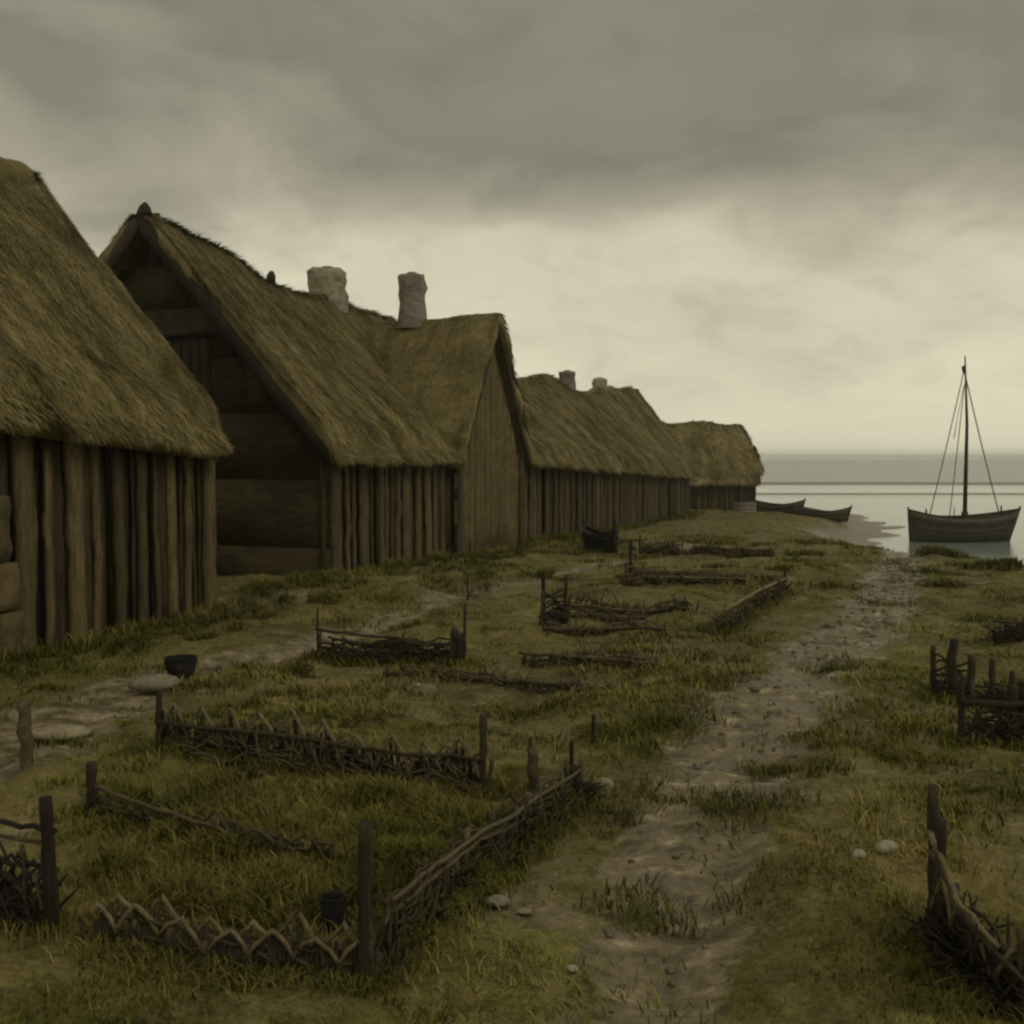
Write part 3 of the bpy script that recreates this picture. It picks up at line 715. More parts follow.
# ------------------------------------------------------------------ boats
def boat(name, label, bow, stern, depth, beam, rise, group=None, strakes=5, m='hull', zoff=0.0, rake=(.35, .12), sag=1.0):
    """bow, stern: keel-line end points (3D at gunwale mid height ignored); depth hull height amidships"""
    bow = np.array(bow, float); stern = np.array(stern, float); L = np.linalg.norm((bow - stern)[:2])
    ax = (bow - stern) / np.linalg.norm(bow - stern); ax[2] = 0; ax /= np.linalg.norm(ax); sd_ = np.array([-ax[1], ax[0], 0])
    mid = (bow + stern) / 2; z0 = mid[2] + zoff
    root = empty(name, (mid[0], mid[1], z0), label, 'boat', group)
    ns = 25; hullp = []
    for i in range(ns):
        t = i / (ns - 1); x = (t - .5) * 2
        hb = beam / 2 * (1 - abs(x) ** 2.6) ** .75 + .015
        sheer = depth + rise * abs(x) ** 2.4; keel = .10 * depth * abs(x) ** 4
        sec = []
        for k in range(strakes + 1):
            q = k / strakes; wz = keel + (sheer - keel) * q ** 1.1
            yy = hb * (math.sin(q * math.pi / 2) ** .55 if q > 0 else 0)
            rk = (rake[1] if x > 0 else rake[0]) * 0
            xx = (t - .5) * L + (q * (rake[0] * sstep(.3, 1, x) - rake[1] * sstep(.3, 1, -x)))
            sec.append((float(xx), yy, wz)); 
            if 0 < k < strakes: sec.append((float(xx), yy + .035, wz - .01))   # lap of the next strake
        hullp.append(sec)
    m_ = len(hullp[0]); mb = MB(); V = []
    for sgn in (1, -1):
        for sec in hullp:
            for (x, y, z) in sec: V.append(mid * [1, 1, 0] + ax * x + sd_ * y * sgn + np.array([0, 0, z0 + z]))
    def ID(h, i, k): return (h * ns + i) * m_ + k
    fs = []
    for h in (0, 1):
        for i in range(ns - 1):
            for k in range(m_ - 1):
                q = [ID(h, i, k), ID(h, i + 1, k), ID(h, i + 1, k + 1), ID(h, i, k + 1)]
                fs.append(q if h else q[::-1])
    # inner skin
    base = len(V)
    for sgn in (1, -1):
        for sec in hullp:
            for (x, y, z) in sec: V.append(mid * [1, 1, 0] + ax * x * .985 + sd_ * max(y - .05, 0) * sgn + np.array([0, 0, z0 + z + (.05 if z < depth * .5 else 0)]))
    for h in (0, 1):
        for i in range(ns - 1):
            for k in range(m_ - 1):
                q = [base + ID(h, i, k), base + ID(h, i + 1, k), base + ID(h, i + 1, k + 1), base + ID(h, i, k + 1)]
                fs.append(q[::-1] if h else q)
            q = [ID(h, i, m_ - 1), ID(h, i + 1, m_ - 1), base + ID(h, i + 1, m_ - 1), base + ID(h, i, m_ - 1)]
            fs.append(q)
    mb.add(V, fs); hull = mb.build('hull', M[m], root)
    def pt(x, y, z): return mid * [1, 1, 0] + ax * x + sd_ * y + np.array([0, 0, z0 + z])
    for sgn in (1, -1):      # gunwale
        g = MB(); g.tube([pt(sec[-1][0], sec[-1][1] * sgn, sec[-1][2] + .01) for sec in hullp], .035, 6); g.build('gunwale', M['dark'], root)
    for fr_, mm in ((.80, 'dark'), (.56, 'withy_pale' if m == 'hull' else m), (.34, 'withy_pale' if m == 'hull' else m)):
        kk = min(m_ - 1, int(round(fr_ * (m_ - 1))))
        for sgn in (1, -1):
            g = MB(); g.tube([pt(sec[kk][0], (sec[kk][1] + .012) * sgn, sec[kk][2]) for sec in hullp[1:-1]], .022 if fr_ > .7 else .03, 5); g.build('strake_rail', M[mm], root)
    for e, nm in ((ns - 1, 'stem'), (0, 'sternpost')):
        s_ = hullp[e]; dx = .03 if e else -.03
        g = MB(); g.tube([pt(s_[0][0] + dx, 0, s_[0][2] - .02), pt(s_[m_ // 2][0] + dx, 0, s_[m_ // 2][2]), pt(s_[-1][0] + dx, 0, s_[-1][2]), pt(s_[-1][0] + dx * 2, 0, s_[-1][2] + .14)], [.05, .05, .05, .035], 6); g.build(nm, M['dark'], root)
    for x in (-.26, .0, .24):
        g = MB(); hb = beam / 2 * (1 - abs(x * 2) ** 2.6) ** .75 - .04; c = [pt(x * L - .1, -hb, depth * .72), pt(x * L + .1, -hb, depth * .72), pt(x * L + .1, hb, depth * .72), pt(x * L - .1, hb, depth * .72)]
        g.hexa([q for q in c] + [q + (0, 0, .04) for q in c]); g.build('thwart', M['plank'], root)
    return root, pt

# fishing boat with mast, afloat in the shallows
yb = 45.5
pb = at(1008, 538, yb); ps_ = at(911, 538, yb - .6)
pb[2] = ps_[2] = SEA - .12
bt, pt = boat('fishing_boat', 'single masted wooden fishing boat lying in the shallows with rigging and bare mast', pb, ps_, 1.22, 1.7, .36, rake=(.5, .12))
def wpt(px, py, Y=yb): return at(px, py, Y)
mt = wpt(965, 356); mbase = wpt(965, 505); mbase[2] = SEA + .3
g = MB(); g.tube([mbase, mbase + (0, 0, 2.5), mbase + (0, 0, 5.0), mt], [.105, .095, .07, .03], 8); mast = g.build('mast', M['dark'], bt)
g = MB(); g.tube([(mbase[0], mbase[1], SEA + .9), (mbase[0], mbase[1], SEA + 1.35)], [.17, .15], 8); g.build('mast_step', M['dark'], bt)
g = MB(); g.tube([mt + (-.12, 0, -.55), mt + (-.06, 0, -.45), mt + (-.05, 0, -.65), mt + (0, 0, -.8)], [.05, .08, .07, .03], 6); g.build('masthead_block', M['dark'], bt)
gz = SEA - .12 + 1.3
def stay(px, r, dy, zt=-.5, zb=gz, name='shroud', off=0):
    b_ = wpt(px, 508); b_ = np.array([b_[0], b_[1] + dy, zb]); a_ = mt + (0, 0, zt)
    P_ = [a_ + (b_ - a_) * k + np.array([0, 0, -.10 * math.sin(math.pi * k)]) for k in np.linspace(0, 1, 9)]
    q = MB(); q.tube(P_, r, 5); q.build(name, M['rope'], bt)
stay(999, .028, 0, -.75, gz + .1, 'forestay')
stay(927, .024, -.3); stay(943, .022, -.7, -1.3)
q = MB(); q.tube([mt + (-.03, 0, -1.4), mt + (-.25, 0, -2.6), mt + (-.42, 0, -3.75)], [.012, .014, .02], 5); q.build('halyard', M['rope'], bt)
for px, h in ((926, .45), (1001, .6), (954, .6)):
    q = MB(); c = wpt(px, 508); c[2] = gz - .15; q.tube([c, c + (.02, 0, h * .6), c + (0, 0, h)], [.05, .045, .03] if px != 954 else [.02, .02, .01], 6); q.build('mooring_post', M['dark'], bt)

# two beached boats beyond the last house, half hidden by the bank
def beached(px0, px1, pyt, Y, label, dpt, pitch=.0):
    a = at(px0, pyt, Y); b = at(px1, pyt, Y - 2.0); z = min(T(a[0], a[1]), T(b[0], b[1]))
    zt = (a[2] + b[2]) / 2; a[2] = b[2] = zt - dpt
    return boat('rowing_boat', label, b, a, dpt - .1, 1.3, .30, 'rowing boats beached beyond the houses', strakes=4, rake=(.25, .2))
beached(752, 800, 503, 59, 'beached open boat drawn up nearest the corner of the farthest house', .72)
beached(795, 846, 510, 56.5, 'beached open boat lying furthest right, its pointed bow towards the sea', .66)

# small dark punt by the longhouse wall
g0 = G(590, 553); g1 = G(614, 553)
rt, _p = boat('punt', 'small black punt drawn up on the grass by the longhouse wall, tall stem post', (*(g1[:2] + [.0, 0]), g1[2] - .02), (*(g0[:2] + [-.02, .6]), g1[2] - .02), .46, .62, .18, strakes=4, m='iron', rake=(.02, .12))
q = MB(); c = np.array([g1[0] + .02, g1[1], g1[2]]); q.tube([c, c + (-.0, 0, .6), c + (-.03, 0, 1.0), c + (-.06, 0, 1.15)], [.06, .055, .04, .02], 6); q.build('stem_post', M['iron'], rt)
g_ = G(745, 512); c = at(745, 508, g_[1])
ct = empty('crate', (c[0], c[1], T(c[0], c[1])), 'pale low wooden crate on the ground beside the farthest house', 'crate')
mb = MB(); w_, d_, h_ = .55, .4, .55; z = T(c[0], c[1]) - .05
for k in range(3):
    zz0 = z + k * h_ / 3
    for (x0, x1, y0, y1) in ((-w_, w_, -d_, -d_ + .03), (-w_, w_, d_ - .03, d_), (-w_, -w_ + .03, -d_ + .032, d_ - .032), (w_ - .03, w_, -d_ + .032, d_ - .032)):
        mb.hexa([(c[0] + X, c[1] + Y, Z) for Z in (zz0, zz0 + h_ / 3 - .015) for X, Y in ((x0, y0), (x1, y0), (x1, y1), (x0, y1))])
mb.build('slats', M['stone'], ct)
mb = MB(); mb.hexa([(c[0] + X, c[1] + Y, Z) for Z in (z + h_, z + h_ + .03) for X, Y in ((-w_ - .03, -d_ - .03), (w_ + .03, -d_ - .03), (w_ + .03, d_ + .03), (-w_ - .03, d_ + .03))]); mb.build('lid', M['stone'], ct)

# ------------------------------------------------------------------ fences
def line(P, n):
    P = np.array([p[:2] for p in P]); L = np.concatenate([[0], np.cumsum(np.hypot(*np.diff(P, axis=0).T))])
    t = np.linspace(0, L[-1], n); return np.stack([np.interp(t, L, P[:, 0]), np.interp(t, L, P[:, 1])], -1), L[-1]
def stake(root, x, y, h, r=.03, lean=(0, 0), m='dark', name='post', sink=.15):
    z = T(x, y); K = 9; pts = [(x + lean[0] * k + rng.normal(0, r * .16), y + lean[1] * k + rng.normal(0, r * .16), z - sink + (h + sink) * k) for k in np.linspace(0, 1, K)]
    q = MB(); q.tube(pts, [r * (1.12 - .18 * k / K) * rng.uniform(.86, 1.12) for k in range(K)], 7); return q.build(name, M[m], root)
def fence(name, label, cat, P, h, posts=(), rail=None, rows=0, arches=None, brush=0, stakes=.28, group='low wattle garden fences', mw='withy', rr=.009, woodr=.018, lean=0.0, brushh=None):
    """P: ground points; h: wattle height; posts: (fraction, height, radius, lean x)"""
    P = [np.array(p, float) for p in P]
    c = P[0]; root = empty(name, (c[0], c[1], T(c[0], c[1])), label, cat, group)
    _, L = line(P, 2); pos = lambda t: np.array([np.interp(t * L, np.concatenate([[0], np.cumsum([np.hypot(*(P[i + 1] - P[i])[:2]) for i in range(len(P) - 1)])]), [p[k] for p in P]) for k in (0, 1)])
    for (t, hh, r, lx) in posts:
        q = pos(t); stake(root, q[0], q[1], hh, r, (lx, 0))
    dn = (P[-1] - P[0])[:2]; dn = dn / np.hypot(*dn); nr = np.array([-dn[1], dn[0]])
    if rail:
        for (z0, z1, t0, t1, r, mm) in rail:
            q = MB(); n = 14; pts = []
            for k in range(n):
                t = t0 + (t1 - t0) * k / (n - 1); p = pos(t); pts.append((p[0] - nr[0] * .04 + rng.normal(0, .004), p[1] - nr[1] * .04, T(p[0], p[1]) * .3 + T(*pos(.5)) * .7 + z0 + (z1 - z0) * k / (n - 1) + rng.normal(0, .005)))
            q.tube(pts, np.linspace(r, r * .8, n), 7); q.build('rail', M[mm], root)
    n = max(2, int(L / stakes))
    if rows:
        sk = np.linspace(0, 1, n + 1)
        for t in sk:
            p = pos(t); stake(root, p[0] + rng.normal(0, .01), p[1], h * rng.uniform(.85, 1.25), woodr * rng.uniform(.8, 1.3), (rng.normal(lean, .03), 0), 'withy', 'stake')
        q = MB()
        for k in range(rows):
            t0 = rng.uniform(0, .12); t1 = rng.uniform(.85, 1.0); m = int(n * 8 * (t1 - t0)) + 4; pts = []
            ph = math.pi * (k % 2)
            for i in range(m):
                t = t0 + (t1 - t0) * i / (m - 1); p = pos(t); off = math.sin(t * n * math.pi + ph) * (woodr + .012)
                zz = h * (k + .5) / rows * (1 + .1 * math.sin(t * 7 + k)) + rng.normal(0, .006)
                pts.append((p[0] + nr[0] * off, p[1] + nr[1] * off, T(p[0], p[1]) + zz))
            q.tube(pts, rr * rng.uniform(.8, 1.3), 5)
        q.build('wattle', M[mw], root)
    if arches:      # bent withies crossing in a row of points
        (sp, ah, mm, r) = arches; na = max(2, int(L / sp)); q = MB(); dk = MB()
        for lay in (0, 1):
            for i in range(na + lay):
                a = (i - .5 * lay + rng.uniform(-.06, .06)) / na; wv_ = rng.uniform(.92, 1.1) / na; H = ah * rng.uniform(.82, 1.08) * (1 - .22 * lay); lo = ah * .38
                sk = rng.uniform(.42, .58); pts = []
                for k in (0, .2, sk - .08, sk, sk + .08, .8, 1):
                    p = pos(min(1, max(0, a + wv_ * k))); t_ = k / sk if k < sk else (1 - k) / (1 - sk); zz = lo + (H - lo) * min(1, t_) ** .85 - (.10 * ah if k in (0, 1) else 0)
                    pts.append((p[0] - nr[0] * (.03 - .05 * lay), p[1] - nr[1] * (.03 - .05 * lay), T(p[0], p[1]) + zz + rng.normal(0, .004)))
                q.tube(pts, r * rng.uniform(.85, 1.25), 5)
                for _ in range(9):      # dark twigs packed into each point
                    k = rng.uniform(.12, .88); t_ = k / sk if k < sk else (1 - k) / (1 - sk); p = pos(min(1, max(0, a + wv_ * k))); z_ = T(p[0], p[1])
                    dk.tube([(p[0] + rng.normal(0, .01), p[1], z_ - .02), (p[0] + nr[0] * .02, p[1] + nr[1] * .02, z_ + lo * .6), (p[0] + rng.normal(0, .015), p[1] + .01, z_ + lo + (H - lo) * min(1, t_) * rng.uniform(.55, .95))], [.012, .012, .008], 4)
        dk.build('packed_twigs', M['dark'], root)
        q.build('bent_withies', M[mm], root)
    if brush:
        q = MB(); bh = brushh or h
        for i in range(brush):
            t = rng.uniform(0, 1); p = pos(t) + nr * rng.normal(0, .07); z = T(p[0], p[1]); ln = bh * rng.uniform(.5, 1.3)
            ln = min(ln * .8, .30 * L, (min(t, 1 - t) + .05) * L * 1.1); d = np.array([dn[0] * rng.normal(0, .9), dn[1] * rng.normal(0, .9), 0]) * rng.choice([1, -1]) + np.array([nr[0], nr[1], 0]) * rng.normal(0, .25) + np.array([0, 0, rng.uniform(.1, .8)]); d /= np.linalg.norm(d)
            if (t < .12 and d[:2] @ dn < 0) or (t > .88 and d[:2] @ dn > 0): d[:2] *= -1
            b = rng.normal(0, .22, 3); b[:2] -= dn * (b[:2] @ dn)
            s_ = np.array([p[0], p[1], z - .03 + rng.uniform(0, bh * .3)])
            q.tube([s_, s_ + d * ln * .5 + b * ln * .5, s_ + d * ln + b * ln * .3], [rr * 1.1, rr * .9, rr * .4], 4)
        q.build('brushwood', M[mw], root)
    return root

# 1 hurdle at the left edge, near
A0 = G(52, 930); A1 = G(-90, 915)
fence('hurdle', 'black hurdle with square post and two rails at the left edge of the picture', 'fence', [A0, A1], .36,
      posts=[(0, .72, .034, -.01), (1, .7, .034, 0)], rail=[(.50, .50, 0, 1, .016, 'dark'), (.42, .43, 0, 1, .012, 'withy')], rows=9, arches=(.2, .38, 'withy', .010), brush=160, stakes=.16, mw='dark', rr=.011)
# 2 collapsed front fence left of the mid post
B0 = G(365, 985); B1 = G(235, 968); B2 = G(100, 945)
fence('wattle_fence', 'sagging low wattle fence with zigzag withies, left of the tall foreground post', 'fence', [B0, B1, B2], .15,
      posts=[(0, .80, .034, .01)], rail=[(.12, .20, .45, .82, .012, 'withy'), (.10, .15, 0, .5, .013, 'withy')], rows=4, arches=(.235, .27, 'withy_pale', .012), brush=240, stakes=.2, rr=.008)
# 3 low wattle wall running from that post along the path
C1 = G(460, 880); C2 = G(580, 792)
B0b = B0 + (B1 - B0) * -.06
fence('wattle_fence', 'low woven fence running back beside the path from the foreground post, pale top rail', 'fence', [B0b, C1, C2], .24,
      posts=[(.97, .22, .045, 0)], rail=[(.31, .22, .05, .46, .014, 'withy'), (.23, .19, .40, .97, .015, 'withy_pale'), (.24, .15, .1, .6, .012, 'withy')], rows=8, brush=420, stakes=.17, rr=.010, brushh=.26, mw='withy')
# 4 row with long dark rail and arches
D0_ = G(160, 748); D1_ = G(482, 792)
fence('wattle_fence', 'low fence with one long straight dark rail and a row of pointed withy arches', 'fence', [D0_, D1_], .22,
      posts=[(0, .50, .028, 0), (1, .58, .03, .01)], rail=[(.235, .24, 0, 1, .019, 'dark')], rows=6, arches=(.29, .42, 'withy_pale', .015), brush=300, stakes=.2, rr=.010, brushh=.30, mw='withy')
# 5 collapsed row left
E0 = G(92, 812); E1 = G(230, 842); E2 = G(330, 868)
fence('wattle_fence', 'broken wattle row fallen in the grass behind the stump post, left garden', 'fence', [E0, E1, E2], .10,
      posts=[(0, .36, .042, .01)], rail=[(.18, .10, .05, .65, .017, 'withy')], rows=2, arches=(.33, .17, 'withy', .010), brush=200, rr=.009, stakes=.3)
# 6 mid woven panel
F0 = G(318, 657); F1 = G(465, 664)
fence('woven_panel_fence', 'dark woven panel fence in mid garden with thin stick at each end', 'fence', [F0, F1], .28,
      posts=[(0, .62, .014, 0), (.93, .42, .05, 0), (1, .72, .018, 0), (.97, .34, .06, 0)], rail=[(.34, .24, 0, .95, .02, 'dark')], rows=9, brush=260, stakes=.2, mw='dark', rr=.014, brushh=.25)
# 7 line of laid poles
H0 = G(385, 676); H1 = G(640, 690)
fence('edging_poles', 'line of laid poles edging the green bed in the middle of the garden', 'garden edging', [H0, H1], .10,
      rail=[(.05, .05, 0, .6, .028, 'withy'), (.06, .04, .55, 1, .026, 'withy')], rows=2, brush=160, rr=.012, brushh=.2)
H0 = G(520, 664); H1 = G(655, 668)
fence('edging_poles', 'short broken line of brushwood just behind the long laid poles', 'garden edging', [H0, H1], .12, rail=[(.10, .06, 0, 1, .02, 'withy')], rows=2, brush=110, rr=.012, brushh=.25)
# 8 far plots
I0 = G(540, 625); I1 = G(566, 624); I2 = G(690, 612)
fence('woven_panel_fence', 'small woven corner panel with two short posts, rows of poles behind', 'fence', [I0, I1], .50,
      posts=[(.12, .78, .035, 0), (.95, .75, .03, .02)], rows=9, brush=90, stakes=.2, mw='dark', rr=.02, brushh=.45)
for k, (a, b, c_, d_, lab) in enumerate([((566, 606), (695, 611), .18, 120, 'topmost of the three pole rows right of the small corner panel'), ((566, 619), (645, 622), .16, 80, 'middle of the three pole rows right of the small corner panel'), ((545, 631), (665, 634), .14, 80, 'lowest of the three pole rows right of the small corner panel')]):
    fence('edging_poles', lab, 'garden edging', [G(*a), G(*b)], c_, rail=[(c_ * .6, c_ * .5, 0, 1, .035, 'withy')], rows=2, brush=d_, rr=.016, brushh=c_ * 1.6)
J0 = G(624, 585); J1 = G(640, 585); J2 = G(745, 588)
fence('woven_panel_fence', 'farther small woven panel beside one thin upright pole', 'fence', [J0, J1], .40, posts=[(.4, .85, .03, 0)], rows=7, brush=60, stakes=.2, mw='withy', rr=.022)
for (a, b, h_, n_, lab) in [((640, 584), (745, 586), .22, 120, 'long brushwood row right of the farther small panel'), ((635, 575), (720, 577), .16, 90, 'faint pole row just behind the farther small panel')]:
    fence('edging_poles', lab, 'garden edging', [G(*a), G(*b)], h_, rail=[(h_ * .6, h_ * .5, 0, 1, .04, 'withy')], rows=2, brush=n_, rr=.02, brushh=h_ * 1.4)
fence('brushwood_hedge', 'bristly dead brushwood hedge near the small black punt', 'hedge', [G(640, 556), G(682, 555)], .4, rows=4, posts=[(0, .55, .03, 0)], brush=230, rr=.02, brushh=.5, group='brushwood hedges')
fence('brushwood_hedge', 'low far brushwood hedge stretching right across the plots', 'hedge', [G(684, 555), G(775, 557)], .2, rows=3, brush=220, rr=.022, brushh=.3, group='brushwood hedges')
K0 = G(722, 634); K1 = G(752, 610); K2 = G(785, 593)
fence('wattle_fence', 'curving low fence beside the path in the middle distance', 'fence', [K0, K1, K2], .28, posts=[(1, .5, .03, 0)], rail=[(.3, .26, 0, 1, .03, 'withy_pale')], rows=6, brush=260, rr=.016, brushh=.3)
# right side
L0 = G(932, 696); L1 = G(972, 704)
fence('woven_panel_fence', 'dark woven fence with knobbly posts right of the path', 'fence', [L0, L1], .42, posts=[(0, .52, .03, 0), (.5, .62, .045, 0), (.95, .5, .04, 0)], rows=8, brush=200, stakes=.12, mw='dark', rr=.014, brushh=.5)
L2 = G(960, 745); L3 = G(1120, 752)
fence('woven_panel_fence', 'nearer dark woven fence at the right edge with a straight top rail', 'fence', [L2, L3], .26, posts=[(0, .62, .03, 0), (.33, .5, .03, 0)], rail=[(.36, .33, 0, 1, .03, 'dark')], rows=8, brush=420, stakes=.16, mw='dark', rr=.014, brushh=.33)
fence('brushwood_hedge', 'dark brushwood hedge between the two woven fences at the right edge', 'hedge', [G(975, 706), G(1110, 700)], .3, rows=6, posts=[(.12, .5, .03, 0), (.25, .45, .03, .02)], brush=520, rr=.010, brushh=.34, group='brushwood hedges', mw='dark')
fence('brushwood_hedge', 'smaller brushwood hedge farther off at the right edge above the woven fences', 'hedge', [G(990, 645), G(1100, 648)], .3, rows=3, brush=420, rr=.012, brushh=.34, group='brushwood hedges', mw='dark')
N0 = G(933, 935); N1 = G(965, 968); N2 = G(1060, 1015)
fence('wattle_fence', 'sagging dark wattle fence with looping withies below the tall right post', 'fence', [N0, N1, N2], .30, posts=[(0, .78, .028, -.02), (.16, .62, .022, -.02)],
      rail=[(.52, .22, 0, .7, .017, 'withy_pale'), (.44, .10, .05, .9, .014, 'withy')], rows=6, arches=(.26, .34, 'withy_pale', .012), brush=320, stakes=.13, mw='dark', rr=.010, brushh=.30)
# lone posts
for (px, py, hpx, r, lab) in [(28, 762, 62, .05, 'mossy leaning stump post beside the pale track at the left edge'), (593, 742, 28, .02, 'thin lone stick in the grass between the beds and the path'),
                              (572, 780, 42, .018, 'thin stick at the far end of the low woven fence'), (534, 792, 45, .045, 'short thick stump just left of the far end of the low woven fence'),
                              (468, 600, 26, .02, 'thin stick on the bank edge in front of the cross gable'), (70, 812, 50, .03, 'short weathered post near the left pale track')][:5]:
    g_ = G(px, py); r_ = empty('garden_post', tuple(g_), lab, 'post', 'lone garden posts')
    stake(r_, g_[0], g_[1], hpx * g_[1] / F, r, (rng.normal(0, .02), 0), 'withy' if r > .04 else 'dark', 'shaft')

# ------------------------------------------------------------------ small things
def stone(px, py, wpx, lab, m='stone', flat=.5, name='stone', cat='stone', group='stones in the grass', zup=.35):
    g_ = G(px, py); w = wpx * g_[1] / F / 2; nth, nph = 12, 7; V = []; z0 = T(g_[0], g_[1])
    ph0 = rng.uniform(0, 6)
    for i in range(nph + 1):
        ph = math.pi * i / nph
        for j in range(nth):
            th = 2 * math.pi * j / nth; k = 1 + .16 * math.sin(2 * th + ph0) + .10 * math.sin(3 * th + ph * 2 + ph0) + rng.normal(0, .025)
            V.append((w * k * math.sin(ph) * math.cos(th), w * k * .8 * math.sin(ph) * math.sin(th), w * flat * math.cos(ph) * (1 if ph < 1.6 else .6)))
    V = np.array(V) + [g_[0], g_[1], z0 + w * flat * (zup - .15)]
    fs = [[i * nth + j, i * nth + (j + 1) % nth, (i + 1) * nth + (j + 1) % nth, (i + 1) * nth + j] for i in range(nph) for j in range(nth)]
    q = MB(); q.add(V, fs); return tag(q.build(name, M[m], smooth=True, org=(g_[0], g_[1], z0)), lab, cat, group)
stone(498, 903, 24, 'bright flat stone in the grass between fence and path', flat=.55)
stone(572, 970, 14, 'small pale stone at the bottom edge of the path')
stone(524, 912, 16, 'dull flat stone just right of the bright one', 'greystone', .3)
stone(858, 856, 18, 'left one of two pale stones right of the path', flat=.6)
stone(887, 850, 26, 'larger of two pale stones right of the path', flat=.6)
stone(604, 788, 22, 'rounded pale stone beyond the end of the low woven fence', 'greystone', .8)
stone(922, 684, 12, 'small stone by the foot of the right woven fence', 'greystone', .6)
stone(914, 715, 10, 'pebble in the grass right of the path, below the small stone', 'greystone', .6)
stone(156, 688, 46, 'broad pale slab at the end of the left track beside the black pot', 'greystone', .45, zup=.5)
stone(60, 735, 60, 'flat grey rock bedded in the left track', 'greystone', .25)
stone(418, 686, 6, 'tiny white pebble on the green bed', 'stone', .8)

def vessel(px, py, wpx, hpx, name, lab, cat):
    g_ = G(px, py); w = wpx * g_[1] / F / 2; h = hpx * g_[1] / F; root = empty(name, tuple(g_), lab, cat)
    prof = [(.0, 0), (.55, 0), (.72, .15), (.92, .5), (1.0, .8), (.96, .97), (1.04, 1.0), (.92, 1.0), (.88, .8), (.6, .12), (0, .1)]
    n = 18; V = []; 
    for r_, z_ in prof:
        for j in range(n): th = 2 * math.pi * j / n; V.append((g_[0] + r_ * w * math.cos(th), g_[1] + r_ * w * math.sin(th), g_[2] + z_ * h))
    q = MB(); q.add(V, [[i * n + j, i * n + (j + 1) % n, (i + 1) * n + (j + 1) % n, (i + 1) * n + j] for i in range(len(prof) - 1) for j in range(n)])
    q.build('body', M['iron'], root, smooth=True)
    q = MB(); q.tube([(g_[0] + w * 1.03 * math.cos(t), g_[1] + w * .25 * math.sin(t), g_[2] + h * (.92 + .12 * math.sin(t))) for t in np.linspace(0, math.pi, 12)], .008, 5); q.build('handle', M['iron'], root)
vessel(181, 678, 32, 21, 'cooking_pot', 'squat black iron pot standing by the left track', 'pot')
vessel(333, 930, 26, 36, 'bucket', 'small dark bucket behind the sagging foreground fence', 'bucket')

rg = np.random.default_rng(5); mb = MB(); nn_ = 2600
yy = np.sqrt(rg.uniform(3.6 ** 2, 26 ** 2, nn_)); tt = rg.normal(0, 1, nn_)
cx = np.interp(yy, P1[:, 1], P1[:, 0]); cw = np.interp(yy, P1[:, 1], W1); xx = cx + tt * cw * .62
zz = terrain(xx, yy) - .045 * pathmask(xx, yy)
sz_ = rg.lognormal(math.log(.0085), .6, nn_) * (1 + yy / 14)
octa = np.array([(1, 0, 0), (.3, .95, 0), (-.9, .5, 0), (-.8, -.6, 0), (.35, -.9, 0), (.1, 0, .62), (0, 0, -.5)])
rot = rg.uniform(0, 6.28, nn_); c_, s_ = np.cos(rot), np.sin(rot)
V = octa[None] * rg.uniform(.6, 1.3, (nn_, 7, 1)); V = np.stack([V[..., 0] * c_[:, None] - V[..., 1] * s_[:, None], V[..., 0] * s_[:, None] + V[..., 1] * c_[:, None], V[..., 2]], -1) * sz_[:, None, None] + np.stack([xx, yy, zz], -1)[:, None]
tri = np.array([[i, (i + 1) % 5, 5] for i in range(5)] + [[(i + 1) % 5, i, 6] for i in range(5)])
mb.addarr(V.reshape(-1, 3), (np.arange(nn_)[:, None, None] * 7 + tri[None]).reshape(-1, 3)); tag(mb.build('gravel', M['greystone']), kind='stuff')

